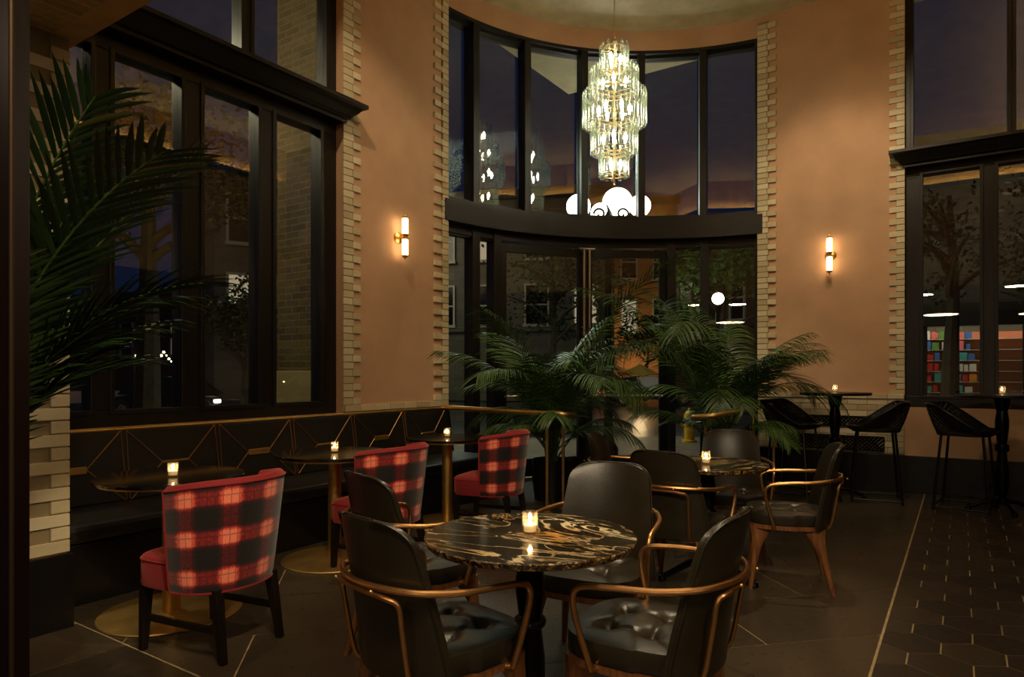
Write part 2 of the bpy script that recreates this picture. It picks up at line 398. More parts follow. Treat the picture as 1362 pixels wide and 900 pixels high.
def bendpath(pts, r=0.05, n=5):
    """polyline with rounded corners"""
    P = [Vector(p) for p in pts]; out = [P[0]]
    for k in range(1, len(P) - 1):
        a = (P[k - 1] - P[k]); b = (P[k + 1] - P[k]); rr = min(r, a.length * .45, b.length * .45)
        s, e = P[k] + a.normalized() * rr, P[k] + b.normalized() * rr
        for j in range(n + 1):
            t = j / n; out.append(s * (1 - t) ** 2 + P[k] * 2 * t * (1 - t) + e * t * t)
    out.append(P[-1]); return out

# ------------------------------------------------------------------ the room
LX, RY = -4.83, 8.595                    # inner faces of the left and the right wall
CX, CY, RAD = -1.67, 5.45, 3.19          # the curved corner bay
A0, A1 = 97.6, 172.1
CEIL, LOW = 5.71, 3.02
HX, HY = 1.2, 1.65                       # edges of the high part of the ceiling
def arc(a, r=RAD): return (CX + r * math.cos(R(a)), CY + r * math.sin(R(a)))
def ray_arc(u, r=RAD):
    dx, dy = W(u, 1.0); a = dx * dx + dy * dy; b = -2 * (dx * CX + dy * CY); c = CX * CX + CY * CY - r * r
    t = (-b + math.sqrt(b * b - 4 * a * c)) / 2 / a
    return math.degrees(math.atan2(dy * t - CY, dx * t - CX))
def arc_prism(mb, a0, a1, r0, r1, z0, z1, n=24):
    pts = [arc(a0 + (a1 - a0) * k / n, r0) for k in range(n + 1)]; pto = [arc(a0 + (a1 - a0) * k / n, r1) for k in range(n + 1)]
    i = len(mb.v)
    for z in (z0, z1): mb.v += [(x, y, z) for x, y in pts] + [(x, y, z) for x, y in pto]
    m = n + 1
    for k in range(n):
        a, b, c, d = i + k, i + k + 1, i + m + k + 1, i + m + k
        A, B, C_, D = [q + 2 * m for q in (a, b, c, d)]
        mb.f += [(a, d, c, b), (A, B, C_, D), (a, b, B, A), (d, D, C_, c)]
    for k in (0, n): mb.f.append((i + k, i + m + k, i + 3 * m + k, i + 2 * m + k))
    return mb

structure(MB().box(LX - .32, LX, HY - .05, 4.36, 0, .93).box(LX - .32, LX, 4.36, 5.89, 0, CEIL).build('wall_left', M['plaster'], smooth=0))
structure(MB().box(-2.09, -.525, RY, RY + .32, 0, CEIL).box(-.525, 5.0, RY, RY + .32, 0, .93).box(1.62, 5.0, RY, RY + .32, .93, CEIL).build('wall_right', M['plaster'], smooth=0))
structure(arc_prism(MB(), A0 - .3, A1 + .3, RAD, RAD + .32, 5.46, CEIL).build('wall_bay', M['plaster']))
structure(MB().box(LX - .32, -3.83, -5, 1.60, 0, LOW).build('wall_pier', M['plaster'], smooth=0))
structure(MB().box(-3.83, 5.0, -5.2, -5, 0, LOW).build('wall_back', plain('olive_brown_plaster', srgb(120, 98, 66), .8, bump=.1), smooth=0))
structure(MB().box(5.0, 5.2, -5.2, RY + .32, 0, CEIL).build('wall_far_right', plain('umber_plaster', srgb(104, 84, 58), .8, bump=.1), smooth=0))
structure(MB().box(LX - .32, HX + .12, HY - .12, 9.3, CEIL, CEIL + .12).build('ceiling', M['ceil'], smooth=0))
cl = MB().box(LX - .32, 5.1, -5.1, HY - .12, LOW, LOW + .12).box(HX + .12, 5.1, HY - .12, RY + .3, LOW, LOW + .12)
structure(cl.build('ceiling_low', brick_mat('cream_brick_soffit', srgb(176, 150, 92), srgb(200, 176, 116), srgb(216, 190, 130), bw=.8, vec='yx'), smooth=0))
structure(MB().box(LX - .32, HX, HY - .12, HY, LOW, CEIL).box(HX, HX + .12, HY - .12, RY, LOW, CEIL).build('wall_bulkhead', plain('ochre_plaster', srgb(196, 158, 96), .7, noise=.15, bump=.4, bscale=20), smooth=0))
# ledge with a light strip that washes the top of the bulkhead
structure(MB().box(LX, HX, HY, HY + .14, 5.0, 5.06).box(HX - .14, HX, HY + .14, RY, 5.0, 5.06).build('trim_1', M['fascia'], smooth=0))
structure(MB().box(LX + .1, HX - .2, HY + .04, HY + .08, 5.06, 5.07).box(HX - .08, HX - .04, HY + .2, RY - .1, 5.06, 5.07).build('trim_2', M['cove'], smooth=0))

# ---- floor
structure(MB().prism([(-5.2, -5.2), (5.1, -5.2), (5.1, 9.0), (-2.1, 9.0)] + [arc(A0 + (A1 - A0) * k / 12, 3.5) for k in range(13)] + [(-5.2, 5.9)], -.2, -.003).build('floor', M['grout'], smooth=0))
def clip(poly, region):
    out = poly
    for i in range(len(region)):
        a, b = region[i], region[(i + 1) % len(region)]; ex, ey = b[0] - a[0], b[1] - a[1]
        side = lambda p: ex * (p[1] - a[1]) - ey * (p[0] - a[0])
        inp, out = out, []
        for k in range(len(inp)):
            p, q = inp[k - 1], inp[k]; sp, sq = side(p), side(q)
            if (sp >= 0) != (sq >= 0):
                t = sp / (sp - sq); out.append((p[0] + (q[0] - p[0]) * t, p[1] + (q[1] - p[1]) * t))
            if sq >= 0: out.append(q)
        if len(out) < 3: return []
    return out
def tiles(mb, region, polys):
    for p in polys:
        c = clip(p, region)
        if len(c) >= 3: mb.poly([(x, y, 0) for x, y in c])
regA = [(LX, 1.655), (-.335, 1.655), (-.335, 5.45), (LX, 5.45)]
regB = [(-.335, 5.45), (-.335, 8.7), (CX, 8.75)] + [arc(92 + 86 * k / 16, 3.3) for k in range(17)] + [(CX - 3.3, 5.45)]
g = .0036; s2 = math.sqrt(.5); P_ = []
for i in range(-12, 14):
    for j in range(-16, 20):
        n0 = 1.83 + 1.22 * i + (.61 if j % 2 else 0); m0 = 2.93 + .6 * j
        cr = [(n0 + g, m0 + g), (n0 + 1.22 - g, m0 + g), (n0 + 1.22 - g, m0 + .6 - g), (n0 + g, m0 + .6 - g)]
        P_.append([(a * s2 - b * s2, a * s2 + b * s2) for a, b in cr])
mb = MB(); tiles(mb, regA, P_); tiles(mb, regB, P_)
P_ = []
for i in range(-5, 6):
    for j in range(-12, 4):
        x0 = -3.34 + 1.2 * i + (.6 if j % 2 else 0); y0 = 1.65 + .6 * (j - 1) + .0
        P_.append([(x0 + g, y0 + g), (x0 + 1.2 - g, y0 + g), (x0 + 1.2 - g, y0 + .6 - g), (x0 + g, y0 + .6 - g)])
tiles(mb, [(-3.83, -5), (5, -5), (5, 1.645), (-3.83, 1.645)], P_)
structure(mb.build('floor_stone_tiles', M['tile'], smooth=0))
mb = MB(); P_ = []; hw, sd = .126, .1455; g2 = .0042
for i in range(-2, 46):
    for j in range(-2, 34):
        cx_ = -.207 + hw + 2 * hw * i + (hw if j % 2 else 0); cy_ = 4.43 + 1.5 * sd * (j - 14)
        P_.append([(cx_ + (hw / math.cos(PI / 6) - g2) * math.cos(PI / 2 + k * PI / 3), cy_ + (sd - g2) * math.sin(PI / 2 + k * PI / 3)) for k in range(6)])
tiles(mb, [(-.322, 1.655), (5, 1.655), (5, 8.58), (-.322, 8.58)], P_)
structure(mb.build('floor_hexagon_tiles', M['hex'], smooth=0))

# ---- quoins: toothed cream brick edges
PITCH = .0677
def quoin(name, axis, plane, edge, short, long_, z0, z1, out, depth=.016, reveal=0):
    """edge = opening side; bricks run from edge to short or long"""
    mb = MB(); k = 0; z = z0
    while z + PITCH <= z1 + .001:
        e = long_ if k % 2 == 0 else short; m_ = short
        segs = [(edge, e)] if k % 2 else [(edge, (edge + e) / 2), ((edge + e) / 2, e)]
        if abs(edge - e) < .2: segs = [(edge, e)]
        for a, b in segs:
            sg = 1 if b > a else -1
            a2, b2 = a + .004 * sg, b - .004 * sg
            if a == edge: a2 = a - .004 * sg
            if axis == 'y': mb.box(plane, plane + out * depth, a2, b2, z + .004, z + PITCH - .004)
            else: mb.box(a2, b2, plane, plane + out * depth, z + .004, z + PITCH - .004)
        z += PITCH; k += 1
    o = structure(mb.build(name, M['brick'], smooth=0, bevel=.002))
    mb = MB(); d = depth * .72
    if axis == 'y': mb.box(plane, plane + out * d, edge, short, z0, z1)
    else: mb.box(edge, short, plane, plane + out * d, z0, z1)
    structure(mb.build(name + '_mortar', M['mortar'], smooth=0))
quoin('trim_3', 'y', LX, 4.36, 4.485, 4.575, 1.005, CEIL, 1)
quoin('trim_4', 'y', LX, 5.89, 5.795, 5.655, 1.005, CEIL, 1, .026)
quoin('trim_5', 'x', RY, -2.09, -1.965, -1.872, 1.06, 5.62, -1, .026)
quoin('trim_6', 'x', RY, -.525, -.604, -.675, 1.06, CEIL, -1)
quoin('trim_7', 'y', -3.83, 1.60, 1.515, 1.41, .385, LOW, 1, .022)
structure(MB().box(-3.83, -3.822, 1.30, 1.60, .385, LOW).build('trim_7_backing', M['mortar'], smooth=0))
# single course under the plaster on the left, brick dado on the right
mb = MB(); y = 4.36
while y < 5.88: mb.box(LX, LX + .03, y + .003, min(y + .2, 5.89) - .003, .943, 1.003); y += .2
structure(mb.build('trim_8', M['brick'], smooth=0, bevel=.002))
mb = MB(); k = 0; z = .41
while z < .97:
    x = -2.09 - (.1 if k % 2 else 0)
    while x < -.53:
        mb.box(max(x, -2.09) + .003, min(x + .2, -.525) - .003, RY, RY - .02, z + .003, z + PITCH - .003); x += .2
    z += PITCH; k += 1
x = -2.09
while x < -.53: mb.box(x + .003, min(x + .2, -.525) - .003, RY, RY - .035, z + .004, z + .055); x += .2
structure(mb.build('trim_9', M['brick'], smooth=0, bevel=.002))
structure(MB().box(-2.09, -.525, RY, RY - .014, .40, z + .05).build('trim_9_mortar', M['mortar'], smooth=0))
structure(MB().box(-3.83, -3.80, -5, 1.62, 0, .375).box(-3.84, -3.83, 1.60, 1.62, 0, .375).build('baseboard_left', M['black'], smooth=0))
structure(MB().box(-2.09, 5.0, RY, RY - .045, 0, .40).build('baseboard_right', M['black'], smooth=0, bevel=.004))

# ---- big windows in the straight walls
def wall_window(name, axis, plane, out, lo, hi, z0, z1, spans, gz0, gz1, depth=.14):
    root = group_root(name)
    def bx(nm, a, b, za, zb, d0=0, d1=depth, mat=M['frame'], bev=.006):
        p0, p1 = plane + out * d0, plane + out * d1
        mb = MB(); mb.box(p0, p1, a, b, za, zb) if axis == 'y' else mb.box(a, b, p0, p1, za, zb)
        return mb.build(nm, mat, root, smooth=0, bevel=bev)
    bx('bottom_rail', lo, hi, z0, gz0); bx('top_rail', lo, hi, gz1, z1)
    e = [lo] + [v for s in spans for v in s] + [hi]
    for k in range(0, len(e), 2):
        if e[k + 1] - e[k] > .01: bx('post', e[k], e[k + 1], gz0, gz1)
    for a, b in spans:
        mb = MB(); d0, d1 = plane + out * .03, plane + out * -.012; t = .028
        for q in ((a - .03, a + .004, gz0 - .03, gz1 + .03), (b - .004, b + .03, gz0 - .03, gz1 + .03), (a, b, gz0 - .03, gz0 + .004), (a, b, gz1 - .004, gz1 + .03)):
            mb.box(d0, d1, *q) if axis == 'y' else mb.box(q[0], q[1], d0, d1, q[2], q[3])
        mb.build('sash', M['frame'], root, smooth=0, bevel=.004)
        bx('pane', a, b, gz0, gz1, .05, .058, M['glass'], 0)
    return root
wl = [(1.72, 2.2), (2.35, 2.84), (3.02, 3.51), (3.68, 4.17)]
wall_window('window_1', 'y', -4.92, -1, 1.60, 4.36, .93, 3.70, wl, 1.045, 3.545)
wall_window('window_2', 'y', -4.92, -1, 1.60, 4.36, 3.84, CEIL, [(1.75, 3.35), (3.465, 4.235)], 3.87, CEIL - .02)
wall_window('window_5', 'x', 8.68, 1, -.525, 1.62, .93, 3.60, [(-.354, .165), (.319, .84), (1.0, 1.5)], 1.06, 3.50)
wall_window('window_6', 'x', 8.68, 1, -.525, 1.62, 3.74, CEIL, [(-.444, .40), (.468, 1.5)], 3.79, CEIL - .02)
def cornice(name, axis, plane, out, lo, hi, prof, endlo, endhi):
    rg = []
    for d, z in prof:
        a, b = lo - (d * .7 if endlo else 0), hi + (d * .7 if endhi else 0); p1 = plane + out * d; p0 = plane - out * .12
        q = [(p0, a), (p1, a), (p1, b), (p0, b)]
        if axis == 'x': q = [(y, x) for x, y in q]
        rg.append([(x, y, z) for x, y in q])
    structure(MB().rings(rg).build(name, M['frame'], smooth=30, bevel=.003))
pf = [(0, 0), (.03, .0), (.03, .03), (.06, .035), (.075, .06), (.12, .085), (.155, .12), (.16, .125), (.2, .13), (.2, .165), (.0, .175)]
cornice('trim_10', 'y', LX, 1, 1.60, 4.36, [(d, 3.655 + z) for d, z in pf], False, True)
cornice('trim_11', 'x', RY, -1, -.525, 1.2, [(d, 3.575 + z) for d, z in pf], True, False)

# ---- curved glazed bay, upper tier
def seg_window(root, P0, P1, z0, z1, fw=.035, d=.07, mat=None, gl=True, nm='sash', side=None, bot=None, top=None):
    mat = mat or M['frame']; P0, P1 = Vector((*P0, 0)), Vector((*P1, 0)); t = (P1 - P0).normalized(); L = (P1 - P0).length
    nrm = Vector((t.y, -t.x, 0))
    def q(nm_, a, b, za, zb, dd, m_, off=0, bev=.004):
        return MB().obox(P0 + t * ((a + b) / 2) + nrm * off + Vector((0, 0, (za + zb) / 2)), (t, nrm, (0, 0, 1)), ((b - a) / 2, dd / 2, (zb - za) / 2)).build(nm_, m_, root, smooth=0, bevel=bev)
    fs = side or fw; fb = bot or fw; ft = top or fw
    q('stile', 0, fs, z0, z1, d, mat); q('stile', L - fs, L, z0, z1, d, mat)
    q('bottom_rail', fs, L - fs, z0, z0 + fb, d, mat); q('top_rail', fs, L - fs, z1 - ft, z1, d, mat)
    if gl: q('pane', fs, L - fs, z0 + fb, z1 - ft, .01, M['glass'], 0, 0)
    return t, nrm, L
UPS = [A1, ray_arc(628, RAD + .1), ray_arc(698, RAD + .1), ray_arc(775, RAD + .1), ray_arc(852, RAD + .1), ray_arc(935, RAD + .1), A0]
root = group_root('window_3')
for a, b in zip(UPS[:-1], UPS[1:]): seg_window(root, arc(a, RAD + .13), arc(b, RAD + .13), 3.30, 5.44, .05, .09)
for k, a in enumerate(UPS):
    r = Vector((math.cos(R(a)), math.sin(R(a)), 0)); t = Vector((-r.y, r.x, 0))
    MB().obox(Vector((*arc(a, RAD + .11), 4.37)), (t, r, (0, 0, 1)), (.045, .10, 1.09)).build('post', M['frame'], root, smooth=0, bevel=.006)
arc_prism(MB(), A0, A1, RAD + .0, RAD + .26, 5.42, 5.46).build('head_rail', M['frame'], root)
arc_prism(MB(), A0, A1, RAD - .01, RAD + .26, 3.265, 3.31).build('sill_rail', M['frame'], root)
structure(arc_prism(MB(), A0 - 1, A1 + 1, RAD - .05, RAD + .36, 3.03, 3.27, 32).build('trim_12', M['fascia']))
# ---- lower tier: fixed lights either side of a pair of glazed doors
GR = RAD + .14
GA = [A1, ray_arc(628, GR), ray_arc(657, GR), ray_arc(777, GR), ray_arc(892, GR), ray_arc(937, GR), A0]
root = group_root('window_4')
for k in (0, 1, 4, 5): seg_window(root, arc(GA[k], GR), arc(GA[k + 1], GR), .0, 2.95, .045, .09, bot=.16)
for k, a in enumerate(GA):
    if k == 3: continue
    r = Vector((math.cos(R(a)), math.sin(R(a)), 0)); t = Vector((-r.y, r.x, 0))
    MB().obox(Vector((*arc(a, GR), 1.51)), (t, r, (0, 0, 1)), (.055, .09, 1.51)).build('post', M['frame'], root, smooth=0, bevel=.006)
arc_prism(MB(), A0, A1, GR - .07, GR + .07, 2.93, 3.04).build('head_rail', M['frame'], root)
for nm, k in (('door_1', 2), ('door_2', 3)):
    root = group_root(nm); p0, p1 = arc(GA[k], GR), arc(GA[k + 1], GR)
    t = (Vector(p1) - Vector(p0)).normalized() * .055
    if k == 2: p0 = tuple(Vector(p0) + t)
    else: p1 = tuple(Vector(p1) - t)
    t, nrm, L = seg_window(root, p0, p1, .02, 2.90, .11, .06, side=.10, bot=.22, top=.10)
    # brass pull: a tall tube that bends into a push bar
    base = Vector((*p0, 0)); q = lambda s, off, z: base + t * s + nrm * off + Vector((0, 0, z))
    s0, s1 = (L - .055, .08) if k == 2 else (.055, L - .08)
    MB().tube(bendpath([q(s0, .10, 2.90), q(s0, .10, 1.02), q(s1, .10, 1.02)], .09), .014, 10).build('pull_bar', M['steel'], root)
    mb = MB()
    for s, z in ((s0, 2.88), (s0, 1.9), (s1, 1.02), ((s0 + s1) / 2, 1.02)): mb.tube([q(s, .02, z), q(s, .10, z)], .009, 8)
    mb.tube([q(s0 - .07, .10, 2.90), q(s0 + .07, .10, 2.90)], .013, 8)
    mb.build('pull_bracket', M['steel'], root)

# ------------------------------------------------------------------ banquette along the left wall
bq = thing('banquette', 'long black leather banquette with brass piped diamond back under the left window', 'bench', (-4.45, 3.7, 0))
def B_(mb, name, mat, **k): 
    o = mb.build(name, mat, bq, **k); 
    for v in o.data.vertices: v.co.x += 4.45; v.co.y -= 3.7
    return o
Y0, Y1 = 1.62, 5.82
B_(MB().box(LX + .01, -4.11, Y0, Y1, 0, .34), 'base', M['black'], smooth=0, bevel=.006)
B_(MB().box(-4.70, -4.09, Y0, Y1, .345, .45), 'seat', M['bench_leather'], smooth=0, bevel=.03)
B_(MB().rings([[(LX + .01, y, .45), (-4.66, y, .45), (-4.73, y, .918), (LX + .01, y, .918)] for y in (Y0, Y1)]), 'back', M['bench_leather'], smooth=0, bevel=.012)
def bp(y, z, off=.004): return (-4.66 - .07 * (z - .45) / .468 + off, y, z)
def bar(mb, p, q, r=.004): mb.tube([p, q], r, 6)
B_(MB().tube([bp(Y0, .926, -.006), bp(Y1, .926, -.006)], .014, 8), 'top_piping', M['brass'])
aps = [2.32 + .687 * k for k in range(-1, 6)]
k = 0
for ya, yb in zip(aps[:-1], aps[1:]):
    ym = (ya + yb) / 2
    for yy, sg in ((ya, 1), (yb, -1)):
        if yy < Y0 or yy > Y1 + .1: continue
        ls = [(bp(yy + sg * .02, .915), bp(ym - sg * .095, .68), .004), (bp(yy + sg * .02, .455), bp(ym - sg * .095, .68), .004)]
        if sg == 1: ls += [(bp(yy + e, .915), bp(yy + e * .6, .455), .0032) for e in (-.018, .018)]
        for l_ in ls:
            mb = MB(); bar(mb, *l_); B_(mb, 'piping', M['copper'])
    if ym - .09 > Y0:
        h = .022 if k % 2 == 0 else .007
        B_(MB().obox(bp(ym, .68, .006), ((0, 1, 0), (1, 0, -.15), (0, 0, 1)), (.095, .005, h)), 'plaque', M['brass_dull'], smooth=0, bevel=.002)
    k += 1

# ------------------------------------------------------------------ brass rails
def rail(name, label, top, posts, loc):
    t = thing(name, label, 'railing', loc); L_ = Vector(loc)
    sub = lambda P: [Vector(p) - L_ for p in P]
    MB().tube(sub(bendpath(top, .16, 8)), .026, 12).build('handrail', M['brass'], t)
    for (x, y, z) in posts:
        MB().tube(sub([(x, y, 0), (x, y, z)]), .016, 10).lathe([(.045, 0), (.045, .012), (.018, .02)], tuple(Vector((x, y, 0)) - L_), 16).build('post', M['brass'], t)
    return t
rail('brass_railing', 'brass handrail at the end of the banquette in front of the left palm',
     [(-4.76, 5.74, .93), (-2.99, 5.34, .93), (-3.02, 5.62, .90), (-3.4, 5.74, .88)], [(-3.22, 5.40, .915), (-3.20, 5.67, .885)], (-3.9, 5.5, 0))
rail('brass_railing', 'short brass handrail beside the right palm near the bar stools',
     [(-1.80, 8.20, .95), (-1.80, 6.0, .93), (-2.06, 6.0, .90), (-2.06, 6.5, .88)], [(-1.80, 7.2, .93), (-2.06, 6.45, .875), (-1.80, 8.12, .94)], (-1.9, 6.9, 0))

# ------------------------------------------------------------------ votive candles
def make_candle(label, loc, s=1.0):
    t = thing('votive_candle', label, 'candle', loc, 0, 'votive candles on the tables')
    MB().lathe([(.024 * s, 0), (.027 * s, .004), (.027 * s, .078 * s), (.0245 * s, .078 * s), (.0235 * s, .012), (.001, .010)], n=20).build('glass_cup', M['cup'], t)
    MB().lathe([(.001, .011), (.0215 * s, .011), (.0215 * s, .034 * s), (.001, .031 * s)], n=16).build('wax', M['wax'], t)
    MB().lathe([(.0008, .036), (.0046, .043), (.0052, .048), (.003, .057), (.0004, .066)], n=10).build('flame', M['flame'], t)
    return t
candles = []
def lit(loc):
    l = lamp('POINT', 'candle_light', (loc[0], loc[1], loc[2] + .052), 1.0, (1, .60, .28), .006); l['kind'] = 'light'

# ------------------------------------------------------------------ tables
def marble_table(label, loc, rz):
    t = thing('marble_table', label, 'table', loc, rz, 'round marble dining tables')
    top = MB().lathe([(.001, .722), (.345, .722), (.352, .726), (.362, .745), (.360, .749), (.001, .75)], n=72).build('tabletop', M['marble'], t, smooth=30, mats=[M['marble_edge']])
    for p in top.data.polygons:
        if abs(p.normal.z) < .9: p.material_index = 1
    MB().lathe([(.09, .716), (.09, .722), (.03, .722)], n=24).build('mounting_plate', M['iron'], t)
    col = [(.030, .10), (.052, .11), (.052, .14), (.036, .15), (.036, .16), (.043, .18), (.052, .26), (.050, .34), (.040, .42), (.040, .43), (.052, .44), (.056, .452), (.052, .465), (.040, .475), (.043, .50), (.050, .55), (.050, .60), (.040, .66), (.042, .665), (.050, .67), (.052, .69), (.046, .716)]
    MB().lathe(col, n=24).build('column', M['iron'], t)
    for k in range(4):
        a = PI / 4 + k * PI / 2; c, s = math.cos(a), math.sin(a)
        pts = [(.03, .13), (.10, .125), (.17, .085), (.235, .045), (.275, .030), (.295, .035)]
        MB().tube(smoothpath([(r * c, r * s, z) for r, z in pts], 4), [.026 - .0006 * j for j in range(21)], 8, flat=.8).lathe([(.020, 0), (.026, .008), (.020, .028), (.008, .03)], (.275 * c, .275 * s, 0), 12).build('foot', M['iron'], t)
    return t
mt1 = (-1.231, 1.951); mt2 = W(941, 4.16)
marble_table('round black and gold veined marble table nearest in front', (*mt1, 0), 0)
marble_table('round marble table behind, beside the right palm', (*mt2, 0), R(64))
def brass_table(label, loc, R_=.375):
    t = thing('banquette_table', label, 'table', (*loc, 0), 0, 'black topped brass pedestal tables')
    MB().lathe([(.001, .722), (R_ - .02, .722), (R_ - .004, .728), (R_, .742), (R_ - .003, .748), (.001, .748)], n=64).build('tabletop', plain('gloss_black_top', srgb(16, 14, 13), .12, 0, coat=.6), t, smooth=30)
    MB().lathe([(R_ - .03, .716), (R_ - .022, .716), (R_ - .022, .722)], n=64, cap=False).build('brass_edge', M['brass'], t)
    MB().lathe([(.046, .012), (.046, .722)], n=32).build('column', M['brass'], t)
    MB().lathe([(.355, .0), (.36, .004), (.355, .010), (.05, .013)], n=64).build('base_plate', M['brass_dull'], t, smooth=25)
    return t
bt = [(-3.588, 2.014), (-3.662, 3.229), (-3.735, 4.56)]
brass_table('black topped brass pedestal table behind the nearest red plaid chair', bt[0])
brass_table('black topped brass pedestal table behind the middle red plaid chair', bt[1], .39)
brass_table('black topped brass pedestal table farthest along the banquette', bt[2], .36)
def bar_table(label, loc, sq=.35, rz=0):
    t = thing('bar_table', label, 'table', (*loc, 0), rz, 'tall bar tables')
    MB().lathe([(.001, 1.075), (sq - .01, 1.075), (sq, 1.082), (sq, 1.098), (sq - .006, 1.105), (.001, 1.105)], n=56).build('tabletop', M['darkwood'], t, smooth=30)
    col = [(.032, .06), (.060, .07), (.060, .12), (.036, .14), (.05, .2), (.056, .3), (.05, .42), (.038, .55), (.038, .56), (.056, .57), (.060, .6), (.056, .63), (.038, .64), (.045, .68), (.056, .8), (.056, .86), (.044, .95), (.050, .96), (.065, 1.0), (.070, 1.06), (.10, 1.075)]
    MB().lathe(col, n=24).build('column', M['iron'], t)
    for k in range(4):
        a = k * PI / 2 + .3; c, s = math.cos(a), math.sin(a)
        pts = [(.03, .09), (.10, .09), (.17, .07), (.24, .04), (.285, .03)]
        MB().tube(smoothpath([(r * c, r * s, z) for r, z in pts], 4), .02, 8, flat=.8).lathe([(.022, 0), (.028, .01), (.02, .03), (.008, .032)], (.28 * c, .28 * s, 0), 12).build('foot', M['iron'], t)
    return t
hb = [(-1.112, 7.80), (.32, 7.88)]
bar_table('tall bar table against the salmon wall under the right sconce', hb[0])
bar_table('tall bar table in front of the right window', hb[1], .38)
cl_ = [('small lit votive candle on the nearest marble table', (*mt1, .75)), ('small lit votive candle on the marble table behind', (*W(939, 4.1), .75)),
       ('lit votive candle on the brass table nearest the left pier', (*W(230, 3.60), .748)), ('lit votive candle on the middle brass table', (bt[1][0] + .0, bt[1][1], .748)),
       ('lit votive candle on the farthest brass table', (bt[2][0], bt[2][1], .748)), ('lit votive candle on the bar table by the salmon wall', (*hb[0], 1.105)),
       ('lit votive candle on the bar table in front of the right window', (hb[1][0], hb[1][1] - .02, 1.105))]
for lb, lc in cl_: make_candle(lb, lc); lit(lc)

